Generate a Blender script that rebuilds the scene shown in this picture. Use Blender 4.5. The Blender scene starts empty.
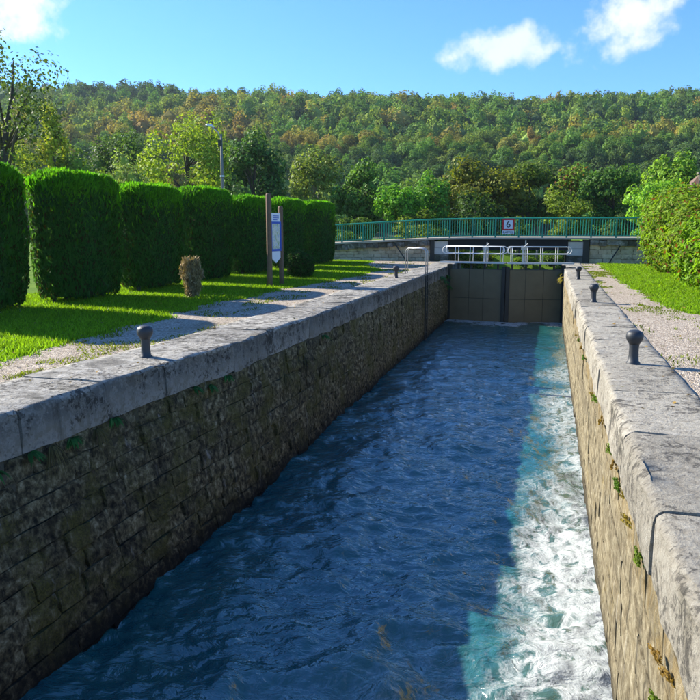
import bpy, math, random
import numpy as np
from mathutils import Matrix, Vector

R_ = math.radians
rng = np.random.default_rng(7)
random.seed(7)
SC = bpy.context.scene
COL = SC.collection

# ------------------------------------------------------------------ camera, sky, sun, exposure
CAM_H, F_PX = 1.76, 720.0
YAW, PITCH = R_(15.243), R_(9.617)
cd = bpy.data.cameras.new('camera')
cd.sensor_width = 36.0
cd.lens = 36.0 * F_PX / 700.0
cd.clip_start, cd.clip_end = 0.05, 6000
cam = bpy.data.objects.new('camera', cd)
cam.location = (0, 0, CAM_H)
cam.rotation_euler = (math.pi / 2 - PITCH, 0, YAW)
COL.objects.link(cam)
SC.camera = cam

SUN_EL, SUN_AZ = R_(29.4), R_(-76.0)            # azimuth clockwise from +Y
SUN_DIR = Vector((math.sin(SUN_AZ) * math.cos(SUN_EL), math.cos(SUN_AZ) * math.cos(SUN_EL), math.sin(SUN_EL)))
sd = bpy.data.lights.new('sun', 'SUN')
sd.energy, sd.angle, sd.color = 4.7, R_(0.5), (1.0, 0.93, 0.80)
sun = bpy.data.objects.new('sun', sd)
sun.rotation_euler = SUN_DIR.to_track_quat('Z', 'Y').to_euler()
COL.objects.link(sun)

SC.view_settings.view_transform = 'Standard'
SC.view_settings.look = 'None'
SC.view_settings.exposure = 1.28
SC.view_settings.gamma = 1.0
SC.view_settings.use_curve_mapping = False
SC.cycles.max_bounces = 5
SC.cycles.diffuse_bounces = 2
SC.cycles.glossy_bounces = 3
SC.cycles.transparent_max_bounces = 6
SC.cycles.caustics_reflective = False
SC.cycles.caustics_refractive = False

world = bpy.data.worlds.new('World')
SC.world = world
world.use_nodes = True


class NT:
    """tiny helper round a node tree"""
    def __init__(self, tree):
        self.t = tree
        self.t.nodes.clear()

    def n(self, kind, ins=None, **kw):
        nd = self.t.nodes.new('ShaderNode' + kind)
        for k, v in kw.items():
            setattr(nd, k, v)
        for k, v in (ins or {}).items():
            s = nd.inputs[k]
            if isinstance(v, bpy.types.NodeSocket):
                self.t.links.new(v, s)
            else:
                s.default_value = v
        return nd

    def math(self, op, a, b=0.0, clamp=False):
        return self.n('Math', {0: a, 1: b}, operation=op, use_clamp=clamp).outputs[0]

    def mix(self, fac, a, b, mode='MIX'):
        nd = self.n('Mix', {0: fac}, data_type='RGBA', blend_type=mode)
        for idx, v in ((6, a), (7, b)):
            if isinstance(v, bpy.types.NodeSocket):
                self.t.links.new(v, nd.inputs[idx])
            else:
                nd.inputs[idx].default_value = (*v[:3], 1)
        return nd.outputs[2]

    def noise(self, vec, scale, detail=4, rough=0.55, dist=0.0):
        return self.n('TexNoise', {'Vector': vec, 'Scale': scale, 'Detail': detail, 'Roughness': rough, 'Distortion': dist}).outputs[0]

    def ramp(self, fac, stops):
        nd = self.n('ValToRGB', {0: fac})
        el = nd.color_ramp.elements
        while len(el) < len(stops):
            el.new(0.5)
        for e, (p, c) in zip(el, stops):
            e.position = p
            e.color = (*c, 1) if len(c) == 3 else c
        return nd.outputs[0]

    def sstep(self, v, lo, hi):
        return self.n('MapRange', {0: v, 1: lo, 2: hi, 3: 0.0, 4: 1.0}, interpolation_type='SMOOTHSTEP').outputs[0]

    def scaled(self, vec, s):
        return self.n('VectorMath', {0: vec, 1: s}, operation='MULTIPLY').outputs[0]

    def out(self, sh, vol=None):
        o = self.n('OutputMaterial')
        if sh:
            self.t.links.new(sh, o.inputs[0])
        if vol:
            self.t.links.new(vol, o.inputs[1])


# sky with a few fair-weather clouds all round the dome
w = NT(world.node_tree)
sky = w.n('TexSky', sky_type='NISHITA')
sky.sun_disc = False
sky.sun_elevation, sky.sun_rotation = SUN_EL, SUN_AZ
sky.altitude, sky.air_density, sky.dust_density, sky.ozone_density = 300, 1.15, 0.1, 4.5
dirv = w.n('TexCoord').outputs['Generated']
fb = w.noise(dirv, 17.0, 6, 0.58, 0.0)
fbm = w.math('MULTIPLY', w.math('SUBTRACT', fb, 0.5), 3.0)
clouds = [(-39.6, 15.0, 5.0, 2.9, -8, 1.0), (-3.9, 12.85, 4.4, 2.0, 6, 0.8), (4.6, 14.0, 4.9, 2.7, 30, 0.95)]
for k in range(5):
    clouds.append((40 + 55 * k + rng.uniform(0, 25), rng.uniform(12, 45), rng.uniform(2.5, 6), rng.uniform(1.4, 3.2), rng.uniform(-15, 15), 0.95))
total = None
for az, el, a, b, tilt, amp in clouds:
    az, el, tl = R_(az), R_(el), R_(tilt)
    D = Vector((math.sin(az) * math.cos(el), math.cos(az) * math.cos(el), math.sin(el)))
    Rt = Vector((math.cos(az), -math.sin(az), 0))
    Up = Rt.cross(D)
    A = Rt * math.cos(tl) + Up * math.sin(tl)
    B = Up * math.cos(tl) - Rt * math.sin(tl)
    u = w.n('VectorMath', {0: dirv, 1: tuple(A / math.sin(R_(a)))}, operation='DOT_PRODUCT').outputs['Value']
    v = w.n('VectorMath', {0: dirv, 1: tuple(B / math.sin(R_(b)))}, operation='DOT_PRODUCT').outputs['Value']
    u0 = D.dot(A) / math.sin(R_(a))
    front = w.n('VectorMath', {0: dirv, 1: tuple(D)}, operation='DOT_PRODUCT').outputs['Value']
    r2 = w.math('ADD', w.math('MULTIPLY', u, u), w.math('MULTIPLY', v, v))
    m = w.math('ADD', w.math('SUBTRACT', 1.0, r2), fbm)
    m = w.math('MULTIPLY', w.sstep(m, 0.10, 0.95), w.math('GREATER_THAN', front, 0.5))
    m = w.math('MULTIPLY', m, amp)
    total = m if total is None else w.math('MAXIMUM', total, m)
ccol = w.mix(fb, (4.0, 4.5, 5.2), (5.1, 5.1, 5.1))
skyc = w.mix(1.0, sky.outputs[0], (0.47, 0.75, 1.10), 'MULTIPLY')
full = w.mix(total, skyc, ccol)
bg = w.n('Background', {0: full, 1: 0.100})
wo = w.n('OutputWorld')
w.t.links.new(bg.outputs[0], wo.inputs[0])


# ------------------------------------------------------------------ noise in numpy
def _hash(ix, iy, seed):
    h = (ix.astype(np.int64) * 374761393 + iy.astype(np.int64) * 668265263 + seed * 974634777) & 0xFFFFFFFF
    h = ((h ^ (h >> 13)) * 1274126177) & 0xFFFFFFFF
    return ((h ^ (h >> 16)) & 0xFFFF) / 65535.0


def vnoise(x, y, seed=0):
    ix, iy = np.floor(x), np.floor(y)
    fx, fy = x - ix, y - iy
    fx, fy = fx * fx * fx * (fx * (fx * 6 - 15) + 10), fy * fy * fy * (fy * (fy * 6 - 15) + 10)
    a, b = _hash(ix, iy, seed), _hash(ix + 1, iy, seed)
    c, d = _hash(ix, iy + 1, seed), _hash(ix + 1, iy + 1, seed)
    return (a + (b - a) * fx) * (1 - fy) + (c + (d - c) * fx) * fy


def fbm2(x, y, octs=4, seed=0, gain=0.5):
    x, y = np.asarray(x, float), np.asarray(y, float)
    s, a, t = 0, 1.0, 0
    for o in range(octs):
        ca, sa = math.cos(o * 1.1 + 0.3), math.sin(o * 1.1 + 0.3)
        s = s + a * vnoise((x * ca - y * sa) * 2 ** o, (x * sa + y * ca) * 2 ** o, seed + o * 17)
        t += a
        a *= gain
    return s / t


# ------------------------------------------------------------------ mesh helpers
def np_mesh(name, V, Fs, smooth=False):
    """V (n,3); Fs one (m,k) array or a list of them"""
    if not isinstance(Fs, (list, tuple)):
        Fs = [Fs]
    Fs = [np.asarray(f, np.int32) for f in Fs if len(f)]
    me = bpy.data.meshes.new(name)
    V = np.asarray(V, np.float32)
    me.vertices.add(len(V))
    me.vertices.foreach_set('co', V.ravel())
    loops = np.concatenate([f.ravel() for f in Fs])
    tot = np.concatenate([np.full(len(f), f.shape[1], np.int32) for f in Fs])
    start = np.concatenate([[0], np.cumsum(tot)[:-1]]).astype(np.int32)
    me.loops.add(len(loops))
    me.loops.foreach_set('vertex_index', loops)
    me.polygons.add(len(tot))
    me.polygons.foreach_set('loop_start', start)
    me.polygons.foreach_set('loop_total', tot)
    me.polygons.foreach_set('use_smooth', np.full(len(tot), bool(smooth)))
    me.update(calc_edges=True)
    return me


class MB:
    """collects pieces of one mesh"""
    def __init__(self):
        self.V, self.F, self.n = [], {}, 0

    def add(self, V, F):
        V = np.asarray(V, float)
        if not isinstance(F, (list, tuple)) or (len(F) and not isinstance(F[0], np.ndarray)):
            F = [np.asarray(F)]
        for f in F:
            f = np.asarray(f)
            self.F.setdefault(f.shape[1], []).append(f + self.n)
        self.V.append(V)
        self.n += len(V)
        return self

    def box(self, a, b, M=None):
        (x0, y0, z0), (x1, y1, z1) = a, b
        V = np.array([(x, y, z) for z in (z0, z1) for y in (y0, y1) for x in (x0, x1)], float)
        if M is not None:
            M = np.array(M)
            V = V @ M[:3, :3].T + M[:3, 3]
        return self.add(V, np.array([[0, 2, 3, 1], [4, 5, 7, 6], [0, 1, 5, 4], [2, 6, 7, 3], [0, 4, 6, 2], [1, 3, 7, 5]]))

    def tube(self, pts, rad, k=8, caps=True):
        P = np.asarray(pts, float)
        n = len(P)
        rad = np.full(n, rad, float) if np.isscalar(rad) else np.asarray(rad, float)
        T = np.gradient(P, axis=0)
        T /= np.linalg.norm(T, axis=1)[:, None] + 1e-9
        ref = np.array([0, 0, 1.0]) if abs(T[0][2]) < 0.9 else np.array([1.0, 0, 0])
        rings = []
        for i in range(n):
            a = ref - T[i] * (ref @ T[i])
            a /= np.linalg.norm(a)
            ref = a
            b = np.cross(T[i], a)
            th = np.arange(k) * 2 * math.pi / k
            rings.append(P[i] + rad[i] * (np.cos(th)[:, None] * a + np.sin(th)[:, None] * b))
        V = np.concatenate(rings)
        q = []
        for i in range(n - 1):
            for j in range(k):
                q.append((i * k + j, i * k + (j + 1) % k, (i + 1) * k + (j + 1) % k, (i + 1) * k + j))
        F = [np.array(q)]
        if caps:
            F += [np.array([list(range(k))[::-1]]), np.array([[(n - 1) * k + j for j in range(k)]])]
        return self.add(V, F)

    def lathe(self, prof, k=20, c=(0, 0, 0)):
        n = len(prof)
        th = np.arange(k) * 2 * math.pi / k
        V = np.concatenate([np.stack([c[0] + r * np.cos(th), c[1] + r * np.sin(th), np.full(k, c[2] + z)], 1) for r, z in prof])
        q = [(i * k + j, i * k + (j + 1) % k, (i + 1) * k + (j + 1) % k, (i + 1) * k + j) for i in range(n - 1) for j in range(k)]
        return self.add(V, [np.array(q), np.array([list(range(k))[::-1]]), np.array([[(n - 1) * k + j for j in range(k)]])])

    def mesh(self, name, smooth=False):
        return np_mesh(name, np.concatenate(self.V), [np.concatenate(f) for f in self.F.values()], smooth)


def obj(name, me, mat=None, parent=None, loc=None, rot=None, color=None, scale=None):
    o = bpy.data.objects.new(name, me)
    COL.objects.link(o)
    if mat is not None and me is not None and len(me.materials) == 0:
        me.materials.append(mat)
    if parent:
        o.parent = parent
    if loc is not None:
        o.location = loc
    if rot is not None:
        o.rotation_euler = rot
    if scale is not None:
        o.scale = scale
    if color is not None:
        o.color = (*color, 1)
    return o


def tag(o, label=None, cat=None, group=None, kind=None):
    for k, v in (('label', label), ('category', cat), ('group', group), ('kind', kind)):
        if v:
            o[k] = v
    return o


def empty(name, loc, label, cat, group=None, rotz=0):
    o = bpy.data.objects.new(name, None)
    o.location = loc
    o.rotation_euler = (0, 0, rotz)
    o.empty_display_size = 0.2
    COL.objects.link(o)
    return tag(o, label, cat, group)


def smooth_angle(o, deg=40):
    me = o.data
    me.polygons.foreach_set('use_smooth', np.ones(len(me.polygons), bool))
    me.set_sharp_from_angle(angle=R_(deg))
    return o


# ------------------------------------------------------------------ materials
def new_mat(name):
    m = bpy.data.materials.new(name)
    m.use_nodes = True
    return m, NT(m.node_tree)


def plain(name, col, rough=0.6, metal=0.0, var=0.15, scale=6, bump=0.15, spec=0.4):
    m, t = new_mat(name)
    pos = t.n('NewGeometry').outputs['Position']
    nz = t.noise(pos, scale, 6, 0.6)
    c = t.mix(nz, [x * (1 - var) for x in col], [min(1, x * (1 + var)) for x in col])
    b = t.n('Bump', {'Strength': bump, 'Distance': 0.01, 'Height': t.noise(pos, scale * 7, 5)})
    p = t.n('BsdfPrincipled', {'Base Color': c, 'Roughness': rough, 'Metallic': metal, 'Normal': b.outputs[0], 'Specular IOR Level': spec})
    t.out(p.outputs[0])
    return m


def leaf_mat(name, attr=None, alt=None, alt_amount=0.0, transl=0.38, var=0.55, rough=0.55):
    """leaf colour comes from the object's own colour (or a per-tree attribute); each leaf varies a little"""
    m, t = new_mat(name)
    base = t.n('Attribute', attribute_name=attr).outputs[0] if attr else t.n('ObjectInfo').outputs['Color']
    rnd = t.n('NewGeometry').outputs['Random Per Island']
    val = t.math('ADD', t.math('MULTIPLY', rnd, var * 2), 1.0 - var)
    pos = t.n('NewGeometry').outputs['Position']
    hue = t.math('ADD', 0.485, t.math('MULTIPLY', t.noise(pos, 0.9, 3), 0.03))
    c = t.n('HueSaturation', {'Hue': hue, 'Value': val, 'Color': base}).outputs[0]
    if alt:
        sel = t.math('LESS_THAN', t.n('TexWhiteNoise', {'W': rnd}, noise_dimensions='1D').outputs[0], alt_amount)
        c = t.mix(sel, c, alt)
    d = t.n('BsdfPrincipled', {'Base Color': c, 'Roughness': rough, 'Specular IOR Level': 0.12})
    tc = t.mix(1.0, c, (1.25, 1.3, 0.55), 'MULTIPLY')
    tr = t.n('BsdfTranslucent', {'Color': tc})
    mx = t.n('MixShader', {0: transl, 1: d.outputs[0], 2: tr.outputs[0]})
    t.out(mx.outputs[0])
    return m


def stone_mat(name, stops, moss, moss_lo, moss_hi, streak=0.0, scale=6.0, bump=0.6, lichen=0.0, yellow=0.0, wet=False, tint=0.35, crust_shade=0.0, band=0.0, rough=0.9):
    m, t = new_mat(name)
    pos = t.n('NewGeometry').outputs['Position']
    n_f = t.noise(pos, scale, 9, 0.68, 0.25)
    n_m = t.noise(pos, 1.5, 6, 0.6, 0.4)
    n_v = t.noise(pos, scale * 4.5, 6, 0.7)
    c = t.ramp(n_f, stops)
    rv = t.n('ObjectInfo').outputs['Random']
    tv = t.math('ADD', 1.0 - tint * 0.5, t.math('MULTIPLY', rv, tint))
    c = t.mix(1.0, c, t.n('CombineColor', {0: tv, 1: tv, 2: tv}).outputs[0], 'MULTIPLY')
    moss = t.mix(t.sstep(n_v, 0.32, 0.68), [x * 0.35 for x in moss], [x * 1.6 for x in moss])
    c = t.mix(t.math('MULTIPLY', t.sstep(t.math('ADD', t.math('MULTIPLY', n_m, 0.7), t.math('MULTIPLY', n_v, 0.3)), moss_lo, moss_hi), 0.85), c, moss)
    if streak:
        sv = t.noise(t.scaled(pos, (5.0, 5.0, 0.55)), 1.6, 7, 0.65, 0.2)
        c = t.mix(t.math('MULTIPLY', t.sstep(sv, 0.60, 0.74), streak), c, (0.42, 0.40, 0.35))
        sd_ = t.noise(t.scaled(pos, (4.0, 4.0, 0.4)), 1.3, 6, 0.6, 0.3)
        c = t.mix(t.math('MULTIPLY', t.sstep(sd_, 0.56, 0.70), 0.7), c, [x * 0.35 for x in stops[0][1]])
    if lichen:
        l = t.sstep(t.math('MULTIPLY', t.noise(pos, 11, 8, 0.75), t.math('ADD', 0.47, n_m)), 0.505, 0.585)
        c = t.mix(t.math('MULTIPLY', l, lichen), c, (0.055, 0.05, 0.043))
        cr = t.n('TexVoronoi', {'Vector': t.scaled(pos, (1, 1, 1)), 'Scale': 2.1, 'Randomness': 1.0}, feature='DISTANCE_TO_EDGE').outputs[0]
        crm = t.math('MULTIPLY', t.math('SUBTRACT', 1.0, t.sstep(cr, 0.0, 0.018)), t.sstep(n_m, 0.5, 0.62))
        c = t.mix(t.math('MULTIPLY', crm, 0.8), c, (0.07, 0.065, 0.05))
    if yellow:
        y = t.sstep(t.noise(t.scaled(pos, (1, 1, 1)), 3.1, 6, 0.7, 0.8), 0.66, 0.72)
        c = t.mix(t.math('MULTIPLY', y, yellow), c, (0.20, 0.165, 0.03))
    if crust_shade:                                # black lichen by the upper edge, plus front-face shade painted into the colour
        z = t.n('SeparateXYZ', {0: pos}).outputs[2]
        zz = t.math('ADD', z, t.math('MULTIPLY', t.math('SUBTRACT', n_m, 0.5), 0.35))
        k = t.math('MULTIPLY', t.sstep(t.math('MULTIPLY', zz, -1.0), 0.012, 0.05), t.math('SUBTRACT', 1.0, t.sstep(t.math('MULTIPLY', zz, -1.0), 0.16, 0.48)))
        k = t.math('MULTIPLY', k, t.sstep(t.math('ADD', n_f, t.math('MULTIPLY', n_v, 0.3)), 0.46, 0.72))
        c = t.mix(t.math('MULTIPLY', k, crust_shade), c, (0.034, 0.030, 0.022))
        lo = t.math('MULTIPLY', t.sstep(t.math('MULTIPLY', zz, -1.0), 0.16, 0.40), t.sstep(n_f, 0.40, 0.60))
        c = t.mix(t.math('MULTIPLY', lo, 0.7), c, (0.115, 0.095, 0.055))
    if band:                                 # ochre lichen band that follows the seep line under the coping
        z = t.n('SeparateXYZ', {0: pos}).outputs[2]
        kb = t.math('MULTIPLY', t.sstep(t.math('ADD', z, t.math('MULTIPLY', n_m, 0.5)), -0.75, -0.3), t.sstep(t.noise(t.scaled(pos, (2, 2, 0.7)), 4, 6, 0.65), 0.42, 0.58))
        c = t.mix(t.math('MULTIPLY', kb, band), c, (0.25, 0.155, 0.03))
    if wet:
        z = t.n('SeparateXYZ', {0: pos}).outputs[2]
        wl = t.math('ADD', z, t.math('MULTIPLY', n_f, 0.4))
        c = t.mix(t.math('SUBTRACT', 1.0, t.sstep(wl, -2.35, -1.85)), c, [x * 0.4 for x in stops[0][1]])
    h = t.math('ADD', n_f, t.math('MULTIPLY', n_v, 0.5))
    b = t.n('Bump', {'Strength': bump, 'Distance': 0.04, 'Height': h})
    p = t.n('BsdfPrincipled', {'Base Color': c, 'Roughness': rough, 'Normal': b.outputs[0], 'Specular IOR Level': 0.25})
    t.out(p.outputs[0])
    return m


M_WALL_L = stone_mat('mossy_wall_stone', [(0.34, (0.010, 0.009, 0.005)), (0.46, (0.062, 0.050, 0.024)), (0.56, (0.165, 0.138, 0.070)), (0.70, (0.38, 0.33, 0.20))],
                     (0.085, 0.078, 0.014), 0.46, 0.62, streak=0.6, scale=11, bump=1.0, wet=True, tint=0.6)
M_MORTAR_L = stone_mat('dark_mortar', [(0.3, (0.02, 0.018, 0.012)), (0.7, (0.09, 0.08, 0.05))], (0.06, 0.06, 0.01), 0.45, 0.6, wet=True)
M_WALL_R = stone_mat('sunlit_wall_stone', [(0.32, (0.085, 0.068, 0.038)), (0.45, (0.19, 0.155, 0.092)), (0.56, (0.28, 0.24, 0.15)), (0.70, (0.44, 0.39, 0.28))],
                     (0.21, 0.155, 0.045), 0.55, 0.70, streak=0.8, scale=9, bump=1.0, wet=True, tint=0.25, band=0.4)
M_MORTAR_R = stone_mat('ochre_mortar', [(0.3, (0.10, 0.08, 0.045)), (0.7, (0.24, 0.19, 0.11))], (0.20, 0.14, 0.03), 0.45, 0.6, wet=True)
M_COPING = stone_mat('weathered_limestone', [(0.28, (0.19, 0.17, 0.13)), (0.42, (0.32, 0.29, 0.23)), (0.58, (0.40, 0.37, 0.30)), (0.75, (0.52, 0.485, 0.41))],
                     (0.19, 0.17, 0.125), 0.50, 0.66, scale=12, bump=1.0, lichen=0.75, yellow=0.7, tint=0.3)
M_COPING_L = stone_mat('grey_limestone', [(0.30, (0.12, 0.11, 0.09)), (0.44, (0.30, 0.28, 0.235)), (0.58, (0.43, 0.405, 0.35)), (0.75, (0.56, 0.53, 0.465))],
                       (0.15, 0.135, 0.10), 0.50, 0.66, scale=8, bump=0.9, lichen=0.95, yellow=0.4, streak=0.3, tint=0.3, crust_shade=0.75)
M_BRIDGE_STONE = stone_mat('abutment_stone', [(0.25, (0.30, 0.22, 0.13)), (0.5, (0.56, 0.44, 0.28)), (0.75, (0.70, 0.58, 0.40))], (0.18, 0.16, 0.10), 0.56, 0.72, scale=4, bump=0.5, tint=0.4)
M_RUBBLE = stone_mat('dark_rubble', [(0.25, (0.06, 0.055, 0.045)), (0.5, (0.22, 0.20, 0.165)), (0.75, (0.46, 0.43, 0.36))], (0.06, 0.06, 0.03), 0.44, 0.56, scale=5, bump=0.9, tint=0.8)
M_PALE = plain('pale_painted_block', (0.56, 0.54, 0.47), 0.8, var=0.25, scale=2.5, bump=0.02)
M_CONCRETE = plain('deck_edge_concrete', (0.40, 0.36, 0.28), 0.85, var=0.3, scale=3, bump=0.4)
M_GIRDER = plain('dark_steel_girder', (0.022, 0.022, 0.022), 0.8, var=0.4, scale=3, bump=0.0, spec=0.2)
M_GREEN = plain('green_paint', (0.015, 0.27, 0.165), 0.42, var=0.2, scale=4, bump=0.05)
M_GATE = plain('olive_gate_steel', (0.165, 0.135, 0.070), 0.6, var=0.3, scale=1.6, bump=0.0, spec=0.3)
M_GATE_DK = plain('dark_gate_steel', (0.03, 0.032, 0.025), 0.6, var=0.4, scale=4)
M_WHITE = plain('galvanised_white', (0.66, 0.66, 0.63), 0.45, 0.0, var=0.12, scale=9, bump=0.05)
M_GALV = plain('galvanised_steel', (0.42, 0.44, 0.45), 0.4, 0.6, var=0.2, scale=9, bump=0.05)
M_IRON = plain('dark_cast_iron', (0.024, 0.028, 0.033), 0.5, 0.0, var=0.35, scale=14, bump=0.3, spec=0.5)
M_WOOD = plain('brown_post_wood', (0.165, 0.10, 0.055), 0.8, var=0.35, scale=9, bump=0.5)
M_SIGN_W = plain('white_sign', (0.74, 0.76, 0.78), 0.45, var=0.04, bump=0.0)
M_SIGN_R = plain('red_sign', (0.55, 0.015, 0.02), 0.45, var=0.08, bump=0.0)
M_SIGN_K = plain('black_print', (0.012, 0.012, 0.014), 0.5, var=0.05, bump=0.0)
M_BLUE = plain('blue_frame', (0.02, 0.09, 0.45), 0.4, var=0.1, bump=0.0)
M_BARK = plain('bark', (0.075, 0.06, 0.045), 0.95, var=0.5, scale=8, bump=0.8)
M_PALE_BARK = plain('pale_bark', (0.30, 0.27, 0.22), 0.95, var=0.4, scale=8, bump=0.6)
M_ROOF = plain('brown_roof_tile', (0.16, 0.10, 0.07), 0.85, var=0.35, scale=5, bump=0.6)
M_RENDER = plain('house_render', (0.50, 0.45, 0.36), 0.9, var=0.15, scale=3)
M_LAMP_POLE = plain('lamp_pole_concrete', (0.20, 0.19, 0.165), 0.9, var=0.25, scale=6)
M_POLE = plain('concrete_pole', (0.36, 0.35, 0.32), 0.85, var=0.2, scale=6)
M_DRY = leaf_mat('dry_twigs', transl=0.15)
M_LEAF = leaf_mat('leaves')
M_HEDGE = leaf_mat('hedge_sprays', transl=0.6, var=0.5, alt=(0.075, 0.055, 0.02), alt_amount=0.13)
M_SHRUB = leaf_mat('shrub_leaves', transl=0.45, var=0.55, alt=(0.17, 0.06, 0.02), alt_amount=0.09)
M_AUT = leaf_mat('autumn_leaves', transl=0.35, var=0.6, alt=(0.26, 0.10, 0.03), alt_amount=0.18)
M_WOODS = leaf_mat('hillside_leaves', transl=0.3, var=0.32, rough=0.9)
M_WOODS_A = leaf_mat('hillside_leaves_mass', attr='Col', transl=0.3, var=0.32, rough=0.9)
M_GRASSB = leaf_mat('grass_blades', transl=0.5, var=0.45)

# map panel print
M_MAP, t = new_mat('map_print')
tc = t.n('TexCoord').outputs['Generated']
a = t.noise(tc, 7, 3)
c = t.ramp(a, [(0.38, (0.30, 0.42, 0.22)), (0.48, (0.62, 0.62, 0.50)), (0.56, (0.70, 0.70, 0.62)), (0.62, (0.30, 0.42, 0.55))])
p = t.n('BsdfPrincipled', {'Base Color': c, 'Roughness': 0.35})
t.out(p.outputs[0])

# lawn soil under the blades
M_LAWN, t = new_mat('lawn')
pos = t.n('NewGeometry').outputs['Position']
a, b2 = t.noise(pos, 0.8, 6, 0.6), t.noise(pos, 22, 5, 0.7)
c = t.ramp(t.math('ADD', t.math('MULTIPLY', a, 0.6), t.math('MULTIPLY', b2, 0.4)), [(0.3, (0.05, 0.10, 0.012)), (0.5, (0.11, 0.21, 0.015)), (0.7, (0.21, 0.27, 0.03))])
bp = t.n('Bump', {'Strength': 0.8, 'Distance': 0.04, 'Height': b2})
p = t.n('BsdfPrincipled', {'Base Color': c, 'Roughness': 0.95, 'Normal': bp.outputs[0], 'Specular IOR Level': 0.1})
t.out(p.outputs[0])

# gravel
M_GRAVEL, t = new_mat('gravel')
pos = t.n('NewGeometry').outputs['Position']
vo = t.n('TexVoronoi', {'Vector': pos, 'Scale': 34.0, 'Randomness': 1.0})
vd = t.n('TexVoronoi', {'Vector': pos, 'Scale': 34.0, 'Randomness': 1.0}, feature='DISTANCE_TO_EDGE').outputs[0]
g1 = t.n('RGBToBW', {0: vo.outputs['Color']}).outputs[0]
c = t.ramp(g1, [(0.2, (0.26, 0.205, 0.15)), (0.5, (0.46, 0.38, 0.29)), (0.8, (0.60, 0.52, 0.41))])
big = t.noise(pos, 0.7, 6, 0.65)
c = t.mix(t.math('MULTIPLY', t.sstep(big, 0.5, 0.72), 0.6), c, (0.24, 0.19, 0.11))
c = t.mix(t.math('MULTIPLY', t.sstep(t.noise(pos, 2.3, 7, 0.7, 0.5), 0.63, 0.70), 0.75), c, (0.11, 0.15, 0.03))
bp = t.n('Bump', {'Strength': 0.9, 'Distance': 0.02, 'Height': t.sstep(vd, 0.0, 0.35)})
p = t.n('BsdfPrincipled', {'Base Color': c, 'Roughness': 0.95, 'Normal': bp.outputs[0], 'Specular IOR Level': 0.2})
t.out(p.outputs[0])

# hill soil
M_HILL = plain('forest_floor', (0.05, 0.055, 0.02), 0.95, var=0.5, scale=0.05, bump=0)

# water: dark green-blue body, clear reflections, churned white foam from an attribute
M_WATER, t = new_mat('water')
pos = t.n('NewGeometry').outputs['Position']
fo = t.n('Attribute', attribute_name='foam').outputs['Fac']
warp = t.n('VectorMath', {0: pos, 1: t.scaled(t.n('TexNoise', {'Vector': pos, 'Scale': 1.7, 'Detail': 4.0}).outputs['Color'], (0.30, 0.50, 0.0))}, operation='ADD').outputs[0]
f1 = t.noise(t.scaled(warp, (1.15, 0.8, 0.2)), 4.0, 9, 0.66, 0.45)
f2 = t.noise(warp, 30, 5, 0.7, 0.2)
fz = t.math('ADD', t.math('MULTIPLY', f1, 0.66), t.math('MULTIPLY', f2, 0.34))
ridg = t.math('SUBTRACT', 1.0, t.math('MULTIPLY', t.math('ABSOLUTE', t.math('SUBTRACT', f1, 0.5)), 7.0))
lace = t.math('MULTIPLY', t.math('MAXIMUM', ridg, 0.0), t.math('ADD', 0.10, t.math('MULTIPLY', fo, 0.25)))
th = t.math('ADD', t.math('ADD', fz, lace), t.math('MULTIPLY', t.math('SUBTRACT', fo, 0.5), 0.50))
mask = t.sstep(th, 0.56, 0.92)
body = t.mix(t.noise(pos, 0.6, 3), (0.008, 0.086, 0.108), (0.014, 0.100, 0.084))
body = t.mix(t.math('MULTIPLY', t.sstep(fo, 0.22, 0.70), 0.9), body, (0.066, 0.122, 0.080))
col = t.mix(mask, body, (0.43, 0.46, 0.44))
rp = t.noise(t.scaled(warp, (0.75, 1.5, 1)), 4.6, 4, 0.55, 0.5)
wn = t.math('ADD', rp, t.math('MULTIPLY', t.noise(pos, 14, 3, 0.5), 0.16))
bp = t.n('Bump', {'Strength': 0.62, 'Distance': 0.085, 'Height': wn})
bp2 = t.n('Bump', {'Strength': t.math('MULTIPLY', mask, 0.35), 'Distance': 0.05, 'Height': fz, 'Normal': bp.outputs[0]})
p = t.n('BsdfPrincipled', {'Base Color': col, 'Roughness': t.math('ADD', 0.03, t.math('MULTIPLY', mask, 0.7)), 'IOR': 1.5, 'Normal': bp2.outputs[0], 'Specular IOR Level': 1.0})
t.out(p.outputs[0])

# ------------------------------------------------------------------ large structure: ground, canal, hill
WATER_Z = -2.5
XR = 0.70                                  # right chamber face
GATE_Y = 33.9


def x_top(y):
    return np.interp(y, [-3, 5.5, 7.6, 10.3, 16.5, 34, 40], [-4.95, -4.92, -4.87, -4.60, -4.5, -4.45, -4.45])


def x_bot(y):
    return np.interp(y, [-3, 6, 10, 14, 20, 40], [-4.32, -4.32, -4.30, -4.38, -4.43, -4.43])


# ground: one sheet with the canal cut out, out to the horizon
gy = [-300, -40, 0, 5.5, 7.6, 10.3, 16.5, 25, 34, 41, 60, 78]
V, Fq = [], []
for side in (-1, 1):
    base = len(V)
    for yv in gy:
        inner = (x_top(yv) - 0.9) if side < 0 else 1.45
        if yv > 41:
            inner = -7.5 if side < 0 else 3.5
        V += [(inner, yv, -0.035), (side * 40, yv, -0.035), (side * 3000, yv, -0.035)]
    for i in range(len(gy) - 1):
        for j in range(2):
            a = base + i * 3 + j
            q = (a, a + 1, a + 4, a + 3)
            Fq.append(q[::-1] if side < 0 else q)
b0 = len(V)
V += [(-3000, 78, -0.035), (-40, 78, -0.035), (-7.5, 78, -0.035), (3.5, 78, -0.035), (40, 78, -0.035), (3000, 78, -0.035)]
V += [(x, 4000, -0.035) for x in (-3000, -40, -7.5, 3.5, 40, 3000)]
Fq += [(b0 + i, b0 + i + 1, b0 + 7 + i, b0 + 6 + i) for i in range(5)]
tag(obj('ground', np_mesh('ground', V, np.array(Fq)), M_LAWN), kind='structure')

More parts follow.
